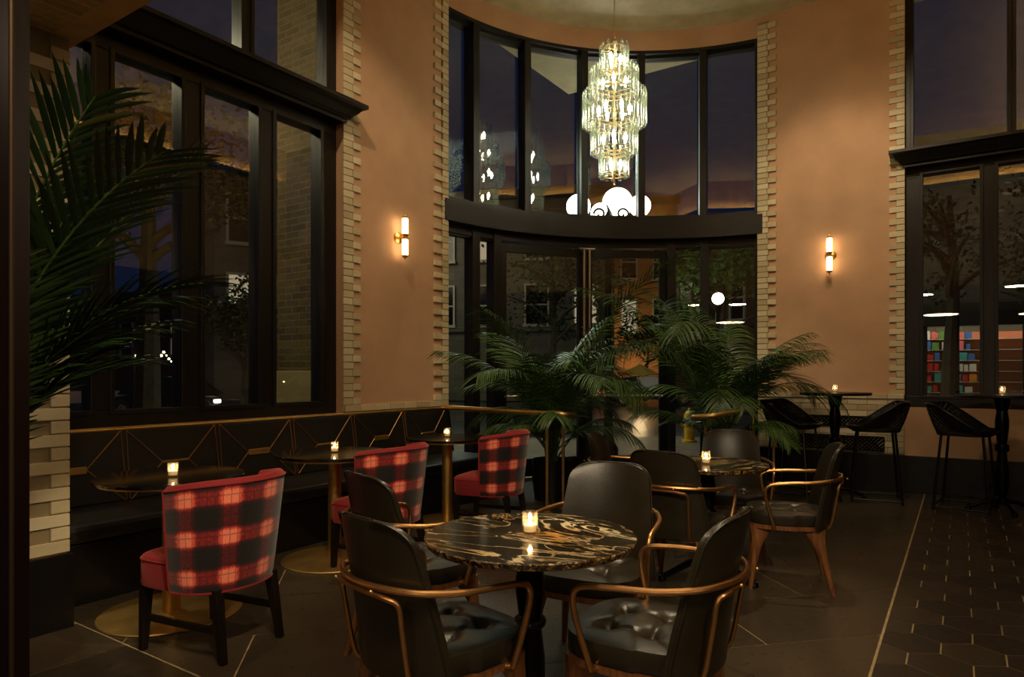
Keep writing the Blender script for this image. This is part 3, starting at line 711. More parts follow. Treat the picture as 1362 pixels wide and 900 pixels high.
# ------------------------------------------------------------------ black leather armchairs with copper arms
def superout(t, wb, wt, tc=.80, p=2.4):
    h = wb + (wt - wb) * min(t / .8, 1)
    if t > tc: h *= (max(0, 1 - ((t - tc) / (1 - tc)) ** p)) ** (1 / p) * .62 + .38 if t < 1 else .38
    if t < .06: h *= .93 + .07 * t / .06
    return h
def make_armchair():
    t = thing('armchair', 'x', 'chair', (0, 0, 0), 0, 'black leather armchairs with copper arms')
    # tufted seat: superellipse pad
    bt_ = [(-.085, .10), (.085, .10), (-.085, -.05), (.085, -.05)]
    def rad(a, grow=1.0):
        c, s = math.cos(a), math.sin(a); n_ = 3.4; wx = .238 if s > -.2 else .225
        r = (abs(c / wx) ** n_ + abs(s / .235) ** n_) ** (-1 / n_); return r * c * grow, r * s * grow + .0
    def top(x, y, q):
        z = .458 + .018 * (1 - q ** 3)
        for bx, by in bt_:
            d2 = (x - bx) ** 2 + (y - by) ** 2; z -= .030 * math.exp(-d2 / .0011) + .006 * math.exp(-d2 / .006)
        for (x0, y0, x1, y1) in ((-.085, .10, .085, .10), (-.085, -.05, .085, -.05), (-.085, .10, -.085, -.05), (.085, .10, .085, -.05),
                                 (-.085, .10, -.16, .20), (.085, .10, .16, .20), (-.085, -.05, -.16, -.16), (.085, -.05, .16, -.16)):
            dx, dy = x1 - x0, y1 - y0; L2 = dx * dx + dy * dy; k = max(0, min(1, ((x - x0) * dx + (y - y0) * dy) / L2))
            d = math.hypot(x - x0 - k * dx, y - y0 - k * dy); z -= .0085 * math.exp(-d * d / .00010)
        return z
    rg = []; N = 72
    for q in [j / 26 for j in range(26, 0, -1)][::-1]: pass
    for z, gq in ((.392, .90), (.388, .97), (.395, 1.0), (.440, 1.0), (.452, .992)):
        rg.append([(*rad(2 * PI * k / N, gq), z) for k in range(N)])
    for j in range(27):
        q = .985 * (1 - j / 27.0) + .001; rg.append([(lambda p: (p[0], p[1], top(p[0], p[1], q)))(rad(2 * PI * k / N, q)) for k in range(N)])
    MB().rings(rg).build('seat', M['leather'], t, smooth=60)
    for bx, by in bt_: MB().lathe([(.001, -.004), (.010, -.003), (.011, .002), (.006, .006), (.001, .007)], (bx, by, top(bx, by, .3) + .002), 12).build('seat_button', M['leather'], t)
    MB().rings([[(*rad(2 * PI * k / N, gq), z) for k in range(N)] for z, gq in ((.364, .93), (.364, .985), (.390, .985), (.390, .9))]).build('seat_frame', M['wood'], t)
    # padded shell back
    def bk(a, b, side):
        tt = 1 - (1 - b) ** 1.9; h = superout(tt, .245, .200); x = (a * 2 - 1) * h; z = .375 + .495 * tt
        wide = (x / .24) ** 2
        y = -.235 - .085 * tt + .085 * wide + .012 * math.sin(PI * tt)
        th = .024 * (1 - .55 * abs(2 * a - 1) ** 6) * (1 - .5 * tt ** 8)
        return (x, y + (th if side > 0 else -th * .8), z)
    nu, nv = 22, 26; mb = MB()
    us = lambda a: .5 - .5 * math.cos(PI * a) * (1) if False else a
    mb.grid(nu, nv, lambda a, b: bk(1 - a, b, 1)); mb.grid(nu, nv, lambda a, b: bk(a, b, -1))
    n1 = (nu + 1) * (nv + 1)
    for j in range(nv):
        for (p, q) in ((0, nu), (nu, 0)):
            A, B = j * (nu + 1) + p, (j + 1) * (nu + 1) + p; C1, D = n1 + j * (nu + 1) + q, n1 + (j + 1) * (nu + 1) + q
            mb.f.append((A, B, D, C1) if p == 0 else (B, A, C1, D))
    for i in range(nu):
        for (j) in (0, nv):
            A, B = j * (nu + 1) + i, j * (nu + 1) + i + 1; C1, D = n1 + j * (nu + 1) + nu - i, n1 + j * (nu + 1) + nu - i - 1
            mb.f.append((A, C1, D, B) if j else (B, D, C1, A))
    mb.build('backrest', M['leather'], t, smooth=60)
    edge = [Vector(bk(0, j / 30, 1)) + Vector((0, -.020, 0)) for j in range(31)] + [Vector(bk(i / 10, 1, 1)) + Vector((0, -.012, .002)) for i in range(11)] + [Vector(bk(1, 1 - j / 30, 1)) + Vector((0, -.020, 0)) for j in range(31)]
    MB().tube(edge, .0045, 6).build('piping', M['leather'], t)
    # copper arm tube: seat side, up, round the back
    hz = .655
    half = [(-.260, .085, .395), (-.278, .130, .56), (-.284, .115, hz - .02), (-.284, .00, hz), (-.266, -.13, hz + .006), (-.216, -.240, hz + .016), (-.115, -.298, hz + .020)]
    path = half + [(0, -.318, hz + .020)] + [(-x, y, z) for x, y, z in half[::-1]]
    P = [(-.215, .07, .375), (-.250, .085, .378)] + path + [(.250, .085, .378), (.215, .07, .375)]
    MB().tube(smoothpath(P, 6), .0105, 10).build('arm_rail', M['copper'], t)
    for sx in (-1, 1): pass
    P = [(-.13, -.20, .372), (-.150, -.238, .40), (-.158, -.268, .55), (-.158, -.282, .63), (-.12, -.305, .65), (0, -.316, .654), (.12, -.305, .65), (.158, -.282, .63), (.158, -.268, .55), (.150, -.238, .40), (.13, -.20, .372)]
    MB().tube(smoothpath(P, 6), .0085, 10).build('back_brace', M['copper'], t)
    for sx, y, z in ((-1, -.345, .664), (1, -.345, .664)): MB().ball((sx * .10, -.336, .672), .006, 6).build('screw', M['brass'], t)
    # walnut legs, broad at the frame, tapering
    for sx in (-1, 1):
        for fr in (1, -1):
            x0, y0 = .175 * sx, (.165 if fr > 0 else -.155); x1, y1 = .225 * sx, (.215 if fr > 0 else -.245)
            rg = []
            for k in range(9):
                s_ = k / 8; zz = .375 * (1 - s_); cx_ = x0 + (x1 - x0) * s_; cy_ = y0 + (y1 - y0) * s_
                wx = .020 - .008 * s_; wy = (.046 * (1 - s_) ** 5.0) + .024 - .011 * s_
                cy_ -= fr * .024 * (1 - s_) ** 5
                rg.append([(cx_ + wx * math.cos(PI / 4 + j * PI / 4) * 1.1, cy_ + wy * math.sin(PI / 4 + j * PI / 4) * 1.1, zz) for j in range(8)])
            MB().rings(rg[::-1]).build('leg', M['wood'], t, smooth=50)
    MB().box(-.19, .19, -.012, .012, .345, .366).build('cross_rail', M['wood'], t, bevel=.004)
    return t
proto = make_armchair()
def seatpos(u, Z, f, off=.0):
    x, y = W(u, Z); fx, fy = camdir(*f); n_ = math.hypot(fx, fy); return (x + fx / n_ * off, y + fy / n_ * off, 0)
G_ = 'black leather armchairs with copper arms'
CH = [(588, 2.24, (.72, .69), 'black leather armchair at the front left of the nearest marble table, back to us'),
      (556, 3.10, (.76, .65), 'black leather armchair just behind the front left one, beside the middle red chair'),
      (788, 2.96, (-.42, -.90), 'black leather armchair behind the nearest marble table, its padded front towards us'),
      (860, 2.26, (-.84, .54), 'black leather armchair at the right of the nearest marble table with tufted seat showing'),
      (905, 3.98, (.60, .80), 'black leather armchair with its back to us in front of the farther marble table'),
      (1045, 4.22, (-.93, .30), 'black leather armchair at the right of the farther marble table'),
      (972, 4.85, (-.30, -.95), 'black leather armchair behind the farther marble table, facing us'),
      (842, 4.85, (.75, -.25), 'black leather armchair farthest left of the farther marble table')]
for i, (u, Z, f, lb) in enumerate(CH):
    loc = seatpos(u, Z, f); rz = facing(*f)
    if i == 0: proto.location = loc; proto.rotation_euler = (0, 0, rz); proto['label'] = lb
    else: dup(proto, loc, rz, lb)

# ------------------------------------------------------------------ red plaid chairs
def make_red():
    t = thing('plaid_chair', 'x', 'chair', (0, 0, 0), 0, 'red velvet chairs with plaid backs')
    N = 48
    def pad(g_): 
        out = []
        for k in range(N):
            a = 2 * PI * k / N; c, s = math.cos(a), math.sin(a); n_ = 5
            r = (abs(c / (.245 + .04 * s * (s < 0))) ** n_ + abs(s / .225) ** n_) ** (-1 / n_); out.append((r * c * g_, r * s * g_ + .065))
        return out
    rg = [[(x, y, z) for x, y in pad(g_)] for z, g_ in ((.315, .90), (.312, .98), (.325, 1.0), (.43, 1.0), (.447, .985), (.455, .95), (.462, .80), (.467, .5), (.468, .02))]
    MB().rings(rg).build('seat', M['velvet'], t, smooth=50)
    ed = [(x, y, .438) for x, y in pad(1.004)]; MB().tube(ed, .004, 6, closed=True).build('seat_piping', M['velvet'], t)
    # barrel back
    AM = R(94)
    def pt(a, b, side):
        th = -AM + 2 * AM * a; zt = .81 - .035 * (abs(2 * a - 1)) ** 3; z = .315 + (zt - .315) * b
        fl = .84 + .16 * (b ** .8)
        rx, ry = .300 * fl, .235 * (.93 + .16 * b)
        cut = .045 if side < 0 else 0                  # inner face sits inside the outer
        x = (rx - cut) * math.sin(th); y = -.02 - .02 * b - (ry - cut) * math.cos(th)
        if abs(2 * a - 1) > .86: y += (abs(2 * a - 1) - .86) * .18
        return (x, y, z)
    nu, nv = 40, 14
    MB().grid(nu, nv, lambda a, b: pt(a, b, 1), lambda a, b: (.83 * a, .50 * b)).build('plaid_back', M['plaid'], t, smooth=80)
    mb = MB().grid(nu, nv, lambda a, b: pt(1 - a, b, -1))
    n1 = 0
    for (fa) in (0, 1):
        mb.grid(3, nv, lambda a, b: Vector(pt(fa, b, 1)).lerp(Vector(pt(fa, b, -1)), a if fa == 0 else 1 - a) + Vector((0, .018 * math.sin(PI * a), 0)))
    mb.grid(nu, 6, lambda a, b: Vector(pt(a, 1, 1)).lerp(Vector(pt(a, 1, -1)), b) + Vector((0, 0, .022 * math.sin(PI * b))))
    mb.build('inner_back', M['velvet'], t, smooth=80)
    rim = [Vector(pt(0, j / 12, 1)) for j in range(12)] + [Vector(pt(k / 40, 1, 1)) for k in range(41)] + [Vector(pt(1, 1 - j / 12, 1)) for j in range(1, 13)]
    MB().tube(rim, .0055, 6).build('back_piping', M['velvet'], t)
    MB().tube([Vector(pt(k / 40, 0, 1)) for k in range(41)], .0055, 6).build('back_piping', M['velvet'], t)
    for sx in (-1, 1):
        for x0, y0, x1, y1 in ((.195, .245, .205, .255), (.165, -.17, .175, -.225)):
            rg = [[(sx * (x0 + (x1 - x0) * s_) + a * w_, y0 + (y1 - y0) * s_ + b * w_, .33 * (1 - s_)) for a, b in ((-1, -1), (1, -1), (1, 1), (-1, 1))] for s_, w_ in ((1, .015), (.0, .024))]
            MB().rings(rg).build('leg', M['darkwood'], t, smooth=0, bevel=.003)
        MB().obox((sx * .187, .02, .15), ((1, 0, 0), (0, 1, 0), (0, 0, 1)), (.009, .215, .016)).build('stretcher', M['darkwood'], t, smooth=0, bevel=.003)
    return t
red = make_red()
RC = [(290, 3.25, (-.91, .41), 'red plaid backed velvet chair nearest the front'), (510, 4.56, (-.90, .43), 'red plaid backed velvet chair in the middle, behind two black armchairs'),
      (657, 5.62, (-.93, .36), 'red plaid backed velvet chair farthest away, beside the brass railing')]
for i, (u, Z, f, lb) in enumerate(RC):
    loc = (*W(u, Z), 0); rz = facing(*f)
    if i == 0: red.location = loc; red.rotation_euler = (0, 0, rz); red['label'] = lb
    else: dup(red, loc, rz, lb)

# ------------------------------------------------------------------ woven bar stools
def make_stool():
    t = thing('bar_stool', 'x', 'stool', (0, 0, 0), 0, 'black woven bar stools')
    # one bucket of woven cord: rim path with a high back that slopes forward
    def rim(th):     # th 0 at the back centre
        c = math.cos(th); h = .765 + .245 * min(1, max(0, (c + .50) / 1.05)) ** 1.1
        fl = 1 + .16 * (h - .76) / .25
        n_ = 3.0; s = math.sin(th); r = (abs(s / .295) ** n_ + abs(c / .265) ** n_) ** (-1 / n_)
        return Vector((r * s * fl, -r * c * fl, h))
    N = 44
    def inner(th, b):    # b 0 at rim, 1 at seat edge
        p = rim(th); n_ = 3.0; s, c = math.sin(th), math.cos(th); r = (abs(s / .245) ** n_ + abs(c / .22) ** n_) ** (-1 / n_)
        q = Vector((r * s, -r * c, .745)); return p.lerp(q, b) + Vector((0, 0, -.02 * math.sin(PI * b)))
    mb = MB()
    for dr in (1, -1):
        for k in range(N):
            pts = [inner(2 * PI * (k + dr * 5 * j / 6) / N, j / 6) for j in range(7)]
            if (pts[0] - pts[-1]).length > .07: mb.tube(pts, .0075, 4, flat=1.3)
    mb.build('woven_back', M['stoolweave'], t)
    MB().rings([[inner(2 * PI * k / 40, j / 5) + Vector((0, 0, dz)) for k in range(40)] for j, dz in [(q, .0) for q in range(6)] + [(q, -.006) for q in (5, 4, 3, 2, 1, 0)]], cap=False, closed=True).build('back_shell', M['black'], t, smooth=60)
    MB().tube([rim(2 * PI * k / 48) for k in range(48)], .011, 8, closed=True).build('rim', M['black'], t)
    MB().rings([[(*(inner(2 * PI * k / 40, 1).xy * g_), z) for k in range(40)] for z, g_ in ((.715, .9), (.712, 1.0), (.735, 1.05), (.757, 1.04), (.762, .9), (.755, .5), (.752, .02))]).build('seat', M['stoolweave'], t, smooth=50)
    mb = MB()
    for k in range(-4, 5):
        for d in (1, -1):
            x0 = k * .06; P = []
            for j in range(9):
                yy = -.17 + .34 * j / 8; xx = x0 + d * yy
                if abs(xx) < .19: P.append((xx, yy, .762))
            if len(P) > 1: mb.tube(P, .006, 4)
    mb.build('seat_weave', M['stoolweave'], t)
    ft = {}
    for sx in (-1, 1):
        for sy in (-1, 1):
            p0 = Vector((sx * .185, sy * .165, .725)); p1 = Vector((sx * .235, sy * .225, .0)); ft[(sx, sy)] = (p0, p1)
            MB().tube([p1, p0], .0125, 8, flat=1.1).build('leg', M['black'], t)
    at = lambda k, z: ft[k][1].lerp(ft[k][0], z / .725)
    for a, b, z in (((-1, -1), (1, -1), .045), ((-1, 1), (1, 1), .24), ((-1, -1), (-1, 1), .03), ((1, -1), (1, 1), .03)):
        MB().tube([at(a, z), at(b, z)], .010, 8).build('footrest' if z > .2 else 'floor_bar', M['black'], t)
    return t
stool = make_stool()
ST = [((-1.52, 7.78), -PI / 2 - .15, 'black woven bar stool left of the bar table by the salmon wall'), ((-.74, 7.86), PI / 2 + .15, 'black woven bar stool right of the bar table by the salmon wall'),
      ((.03, 7.80), -PI / 2 - .15, 'black woven bar stool in front of the right window, left of its bar table'), ((.80, 7.75), PI / 2, 'black woven bar stool cut by the right edge of the frame')]
for i, (p, rz, lb) in enumerate(ST):
    if i == 0: stool.location = (*p, 0); stool.rotation_euler = (0, 0, rz); stool['label'] = lb
    else: dup(stool, (*p, 0), rz, lb)

# ------------------------------------------------------------------ wall sconces
def sconce(label, loc, rz):
    t = thing('wall_sconce', label, 'lamp', loc, rz, 'opal tube wall sconces')      # local -Y is into the wall... +Y out
    MB().rings([[(.058 * r * math.cos(2 * PI * k / 24), y, .058 * r * math.sin(2 * PI * k / 24)) for k in range(24)] for y, r in ((0, 1), (.012, 1), (.020, .8), (.026, .35))]).build('wall_plate', M['brass'], t)
    MB().tube([(0, .02, 0), (0, .085, 0)], .012, 10).build('arm', M['brass'], t)
    MB().lathe([(.034, -.028), (.037, -.022), (.032, -.012), (.024, -.006), (.024, .006), (.032, .012), (.037, .022), (.034, .028)], (0, .10, 0), 20).build('collar', M['brass'], t)
    for s in (-1, 1):
        MB().lathe([(.0295, .028), (.031, .04), (.031, .185), (.0295, .19)], (0, .10, 0) if s > 0 else (0, .10, -.218), 24).build('opal_tube', M['sconce'], t)
        pr = [(.030, .186), (.036, .190), (.036, .198), (.024, .208), (.010, .214), (.008, .226), (.001, .236)]
        MB().lathe([(r, s * z) for r, z in pr], (0, .10, 0), 20).build('end_cap', M['brass'], t)
    return t
sconce('lit double tube sconce on the salmon wall left of the curved bay', (LX, 5.10, 2.70), -PI / 2)
sconce('lit double tube sconce on the salmon wall right of the curved bay', (-1.27, RY, 2.68), PI)

# ------------------------------------------------------------------ chandelier
chx, chy = W(817, 7.35)
ch = thing('chandelier', 'tall five tiered glass tube chandelier hanging lit in the curved bay', 'chandelier', (chx, chy, 0))
tiers = [(.128, 4.888, 4.60, 12, 3), (.235, 4.633, 4.353, 22, 4), (.318, 4.37, 4.016, 32, 6), (.225, 4.049, 3.711, 22, 4), (.132, 3.736, 3.448, 12, 3)]
MB().lathe([(.006, 3.36), (.012, 3.40), (.006, 3.43), (.012, 3.45), (.012, 4.92), (.02, 4.93), (.004, 4.95)], n=12).build('stem', M['brass'], ch)
MB().lathe([(.001, 3.335), (.012, 3.35), (.016, 3.365), (.006, 3.385)], n=12).build('finial', M['brass'], ch)
mb = MB(); z = 4.95; k = 0
while z < 5.66:
    ax = (Vector((1, 0, 0)), Vector((0, 1, 0)))[k % 2]
    mb.tube([Vector((0, 0, z + .018)) + ax * .008 * math.cos(2 * PI * j / 10) + Vector((0, 0, .020 * math.sin(2 * PI * j / 10))) for j in range(10)], .0028, 5, closed=True); z += .033; k += 1
mb.build('chain', M['brass'], ch)
MB().lathe([(.001, 5.70), (.07, 5.70), (.065, 5.68), (.02, 5.65), (.006, 5.64)], n=20).build('ceiling_rose', M['brass'], ch)
def flute(r, n=24): return [(r * (1 + .22 * abs(math.cos(1.5 * 2 * PI * k / n))) * math.cos(2 * PI * k / n), r * (1 + .22 * abs(math.cos(1.5 * 2 * PI * k / n))) * math.sin(2 * PI * k / n)) for k in range(n)]
for r, zt, zb, n, nb in tiers:
    mb = MB()
    for zz in (zt - .035, zb + .03):
        mb.tube([(r * 1.0 * math.cos(2 * PI * k / 40), r * math.sin(2 * PI * k / 40), zz) for k in range(40)], .0045, 6, closed=True)
        for k in range(6): mb.tube([(0, 0, zz), (r * math.cos(k * PI / 3), r * math.sin(k * PI / 3), zz)], .004, 5)
    mb.build('tier_ring', M['brass'], ch)
    for k in range(n):
        a = 2 * PI * k / n; x, y = (r + .016) * math.cos(a), (r + .016) * math.sin(a)
        rr = .0165
        mb = MB().rings([[(x + px, y + py, zz) for px, py in flute(rr, 18)] for zz in (zb, zt - .008)]).ball((x, y, zt + .004), .014, 6)
        mb.build('glass_tube', M['tubeglass'], ch, smooth=50)
    for k in range(nb):
        a = 2 * PI * k / nb + .4; q = r * .52; zc = (zt + zb) / 2
        MB().lathe([(.010, -.06), (.010, -.03), (.012, -.03), (.019, -.012), (.020, .004), (.010, .035), (.001, .055)], (q * math.cos(a), q * math.sin(a), zc), 12).build('bulb', M['bulb'], ch)

# ------------------------------------------------------------------ potted palms
def frond(mb, base, az, L, el0, el1, nl=34, ll=.42, droop=.5, bare=.3, rnd=random, wd=.017, sb=None):
    """arching stalk with two ranks of hanging leaflets; returns the stalk path"""
    P = []; p = Vector(base); n = 22
    for k in range(n + 1):
        s = k / n; P.append(p.copy()); el = el0 + (el1 - el0) * s ** 1.5
        p = p + Vector((math.cos(az) * math.cos(el), math.sin(az) * math.cos(el), math.sin(el))) * (L / n)
    (sb or mb).tube(P, [.010 * (1 - .8 * k / n) + .001 for k in range(n + 1)], 5)
    for j in range(nl):
        s = bare + (1 - bare) * (j + .5) / nl; f = s * n; k = min(int(f), n - 1); q = P[k].lerp(P[k + 1], f - k)
        tg = (P[k + 1] - P[k]).normalized(); side0 = tg.cross(Vector((0, 0, 1))).normalized(); upv = side0.cross(tg).normalized()
        env = math.sin(PI * min(1, .12 + .88 * ((s - bare) / (1 - bare)))) ** .55
        for sd in (-1, 1):
            ln = ll * (.35 + .65 * env) * rnd.uniform(.85, 1.1); d = (side0 * sd * .80 + tg * (.55 + .5 * s) + upv * .18 * rnd.uniform(.2, 1)).normalized()
            w_ = wd * rnd.uniform(.8, 1.15); pts = []; pp = q.copy(); m = 6
            for i in range(m + 1):
                pts.append(pp.copy()); d = (d + Vector((0, 0, -droop * .34 * rnd.uniform(.8, 1.2)))).normalized(); pp = pp + d * ln / m
            i0 = len(mb.v)
            for i in range(m + 1):
                ww = w_ * math.sin(PI * min(.97, .18 + .82 * i / m)) ** .8 if i < m else .0008
                dd = (pts[min(i + 1, m)] - pts[max(i - 1, 0)]).normalized(); wv = dd.cross(upv).normalized() * ww; fold = upv * ww * .35
                mb.v += [tuple(pts[i] - wv + fold), tuple(pts[i]), tuple(pts[i] + wv + fold)]
            for i in range(m):
                a = i0 + 3 * i; mb.f += [(a, a + 1, a + 4, a + 3), (a + 1, a + 2, a + 5, a + 4)]
def palm(label, loc, specs, pot_h, pot_r, mat, seed, nl=38, wd=.0068, dr=(.25, .60)):
    rnd = random.Random(seed); t = thing('potted_palm', label, 'plant', (*loc, 0))
    MB().lathe([(pot_r * .86, 0), (pot_r * .98, pot_h * .5), (pot_r, pot_h), (pot_r * .93, pot_h), (pot_r * .90, pot_h - .05), (.001, pot_h - .05)], n=32).build('planter', M['black'], t)
    MB().lathe([(.001, pot_h - .05), (pot_r * .90, pot_h - .045), (.001, pot_h - .02)], n=24).build('soil', M['soil'], t)
    for (az, L, e0, e1, ll, bare) in specs:
        mb, sb = MB(), MB(); b = (rnd.uniform(-.05, .05), rnd.uniform(-.05, .05), pot_h - .04)
        frond(mb, b, az, L, e0, e1, nl, ll, rnd.uniform(*dr), bare, rnd, wd, sb)
        o = mb.build('frond', mat, t, smooth=60); sb.build('stalk', M['stem'], o)
    return t
def specs(n, seed, L=(1.3, 2.1), e0=(60, 86), e1=(-50, 10), ll=(.34, .48), bare=(.3, .45)):
    r = random.Random(seed); return [(2 * PI * k / n * 2.4 + r.uniform(-.3, .3), r.uniform(*L), R(r.uniform(*e0)), R(r.uniform(*e1)), r.uniform(*ll), r.uniform(*bare)) for k in range(n)]
def shape_(sp, sgn, extra, seed):
    r = random.Random(seed); out = []
    for (az, L, a, b, c, d) in sp:
        if math.cos(az - AZ) * sgn > .2: L = min(L, 2.1) * .86
        out.append((az, L, a, b, c, d))
    for k in range(extra): 
        az = 2 * PI * k / extra + r.uniform(-.3, .3); out.append((az, r.uniform(.8, 1.2), R(r.uniform(52, 72)), R(r.uniform(-60, -20)), r.uniform(.28, .38), .35))
    return out
palm('tall potted palm left of the glass doors behind the brass railing', (-3.53, 6.02), shape_(specs(28, 3, (1.2, 2.75), (72, 89.5), (-70, 35), (.32, .48), (.25, .45)), -1, 8, 2), .42, .21, M['palm'], 3)
palm('tall potted palm right of the glass doors', (-2.20, 7.35), shape_(specs(30, 11, (1.2, 2.75), (74, 89.5), (-70, 35), (.32, .48), (.25, .45)), 1, 8, 3), .42, .21, M['palm'], 5)
# the near palm, its pot hidden behind the dark jamb: arch the fronds towards the window and the room
sp = []
r_ = random.Random(9)
for k in range(17):
    a = facing(1, .0) + PI / 2 + r_.uniform(-1.5, 1.05)
    sp.append((a, r_.uniform(1.15, 2.15), R(r_.uniform(77, 89)), R(r_.uniform(-5, 62)), r_.uniform(.36, .50), r_.uniform(.38, .50)))
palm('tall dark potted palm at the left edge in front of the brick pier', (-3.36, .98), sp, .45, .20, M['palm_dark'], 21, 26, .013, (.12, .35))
# dark steel door jamb close to the camera on the left edge
jx, jy = W(13, 1.62)
jm = group_root('door_3', (0, 0, 0))
fx_, fy_ = camdir(1, 0); ux, uy = camdir(0, 1)
MB().obox((jx, jy, 1.50), ((fx_, fy_, 0), (ux, uy, 0), (0, 0, 1)), (.028, .03, 1.5)).box(jx - .6, jx - .02, jy - .5, jy - .46, 0, 3.0).build('jamb', plain('oxblood_dark_steel', srgb(26, 12, 10), .35, .4), jm, smooth=0, bevel=.003)
MB().tube([(jx + fx_ * .026 - ux * .03, jy + fy_ * .026 - uy * .03, 0), (jx + fx_ * .026 - ux * .03, jy + fy_ * .026 - uy * .03, 3.0)], .006, 8).build('edge_bead', plain('dark_bronze_bead', srgb(70, 54, 38), .5, .8), jm)
for z in (2.0, 1.93, 1.86, 1.15, 1.10, 1.05, .8):
    c = Vector((jx - fx_ * .018, jy - fy_ * .018, z)) - Vector((ux, uy, 0)) * .031; MB().ball(tuple(c), .004, 6).build('bolt', M['steel'], jm)

# ------------------------------------------------------------------ vents on the dado
def grille(label, x0, x1, z0, z1):
    mb = MB(); p = .042; h = z1 - z0; y = RY - .028
    n = int((x1 - x0) / p) + 1
    for k in range(n):
        for d in (1, -1):
            xs = x0 + k * p; m = int(h / p)
            a = Vector((xs, y, z0)); b = Vector((xs + d * h, y, z1))
            def cl_(P, Q):
                for lim, sg in ((x0, 1), (x1, -1)):
                    if (Q.x - lim) * sg < 0:
                        t_ = (lim - P.x) / (Q.x - P.x); Q = P.lerp(Q, t_)
                return P, Q
            a, b = cl_(a, b)
            if (a - b).length > .01: mb.tube([a, b], .0085, 4)
            if d == 1:                      # fill the triangle left by the clipping
                pass
    for xs in (x0, x1): mb.box(xs - .006, xs + .006, y - .006, RY - .018, z0, z1)
    for zz in (z0, z1): mb.box(x0, x1, y - .006, RY - .018, zz - .006, zz + .006)
    tag(mb.build('vent_grille', M['black'], smooth=0), label, 'grille', 'dado vent grilles')
grille('upper black lattice vent grille in the brick dado behind the stools', -1.86, -.75, .70, .81)
grille('lower black lattice vent grille in the brick dado behind the stools', -1.86, -.72, .43, .59)

# downlights and disc lights that lie outside the frame but show in the glass
for i_, (x, y) in enumerate(((-.43, -1.8), (1.5, -2.6), (-2.2, -1.0), (2.6, .6))):
    t = thing('disc_pendant', 'pale disc light under the low ceiling behind the camera, ' + ('nearest the middle', 'farthest to the right', 'nearest the pier', 'nearest the right window')[i_], 'lamp', (x, y, 2.72), 0, 'disc lights of the room behind')
    MB().lathe([(.001, 0), (.36, .0), (.38, .012), (.001, .03)], n=40).build('disc_diffuser', M['disc'], t)
    MB().lathe([(.39, .012), (.39, .03), (.10, .07), (.012, .08), (.012, .30)], n=40).build('disc_shade', M['brass'], t)

# ------------------------------------------------------------------ outside
GZ = -.12
def WZ(u, v, Z): 
    x, y = W(u, Z); return (x, y, EYE + (HZ - v) * Z / FPX)
structure(MB().box(-90, 60, RY + .6, 90, -.5, GZ - .06).box(-90, -5.6, -40, 90, -.5, GZ - .07).build('ground_street', plain('wet_asphalt', srgb(62, 64, 64), .32, noise=.3, nscale=1.5, bump=.3, bscale=30), smooth=0))
pv = [arc(88, 3.6), (6, RY + .35), (6, 13.5), (-4.5, 14.2), (-10.5, 8.6), (-10.0, -6), (-5.16, -6)] + [arc(178 - 90 * k / 10, 3.6) for k in range(10)]
structure(MB().prism([(-5.16, -6), (-5.16, 5.9), (-5.3, 6.0)] + [arc(170 - 75 * k / 10, 3.52) for k in range(11)] + [(-1.9, 8.92), (6, 8.92), (6, 13.5), (-5.0, 13.8), (-10.2, 8.8), (-10.2, -6)][::1], GZ - .1, GZ + .1)
          .build('ground_pavement', brick_mat('brick_paving', srgb(120, 104, 88), srgb(150, 130, 108), srgb(70, 64, 56), bw=.2, rh=.1, vec='xy', rough=.45), smooth=0))
# brick pier of this building outside the left window
structure(MB().box(-5.80, LX - .33, 4.36, 5.2, 1.33, 6.5).build('wall_outer_pier', brick_mat('olive_brick', srgb(128, 106, 66), srgb(96, 78, 48), srgb(140, 122, 84), vec='xz'), smooth=0))
structure(MB().box(-5.84, LX - .33, 4.34, 5.2, -.1, 1.33).build('wall_outer_pier_base', plain('limestone', srgb(176, 160, 112), .8, bump=.2), smooth=0, bevel=.01))
lamp('AREA', 'pier_glow', (-6.6, 2.2, 4.6), 26, (1, .86, .55), .5, (-5.4, 4.4, 2.4))  # added lamp without a fixture, lights the outer brick

def facade(label, loc, rz, w_, h_, mat, cols, rows, wmat, z0=4.0, lit=(), floor_h=3.4, shop=None):
    t = thing('building', label, 'building', (loc[0], loc[1], GZ), rz)
    MB().box(-w_ / 2, w_ / 2, 0, 4, 0, h_).build('wall', mat, t, smooth=0)
    MB().box(-w_ / 2 - .2, w_ / 2 + .2, -.35, 0, h_ - .5, h_).box(-w_ / 2, w_ / 2, -.15, 0, 3.6, 3.9).build('cornice', mat, t, smooth=0, bevel=.05)
    dx = w_ / cols
    for r in range(rows):
        for c in range(cols):
            x = -w_ / 2 + dx * (c + .5); z = z0 + floor_h * r; ww, hh = dx * .22, 1.0
            if z + hh * 2 > h_ - .6: continue
            f = MB()
            f.box(x - ww - .1, x - ww, -.12, 0, z - .1, z + 2 * hh + .1).box(x + ww, x + ww + .1, -.12, 0, z - .1, z + 2 * hh + .1).box(x - ww, x + ww, -.12, 0, z + 2 * hh, z + 2 * hh + .1).box(x - ww - .15, x + ww + .15, -.2, 0, z - .15, z).box(x - ww, x + ww, -.08, 0, z + hh - .04, z + hh + .04)
            fo = f.build('window_frame', M['limepaint'], t, smooth=0)
            MB().box(x - ww, x + ww, -.03, .01, z, z + 2 * hh).build('window_pane', wmat['lit'] if (r, c) in lit else wmat['dark'], fo, smooth=0)
    return t
M['limepaint'] = plain('pale_window_paint', srgb(186, 180, 160), .6)
WM = {'dark': plain('dark_window', srgb(14, 16, 20), .12), 'lit': emit('lit_window', (1.0, .80, .52, 1), .35), 'cool': emit('cool_lit_window', (.85, 1.0, .9, 1), .3)}
stone = brick_mat('grey_stone', srgb(120, 116, 100), srgb(100, 96, 84), srgb(70, 68, 60), bw=.9, rh=.4)
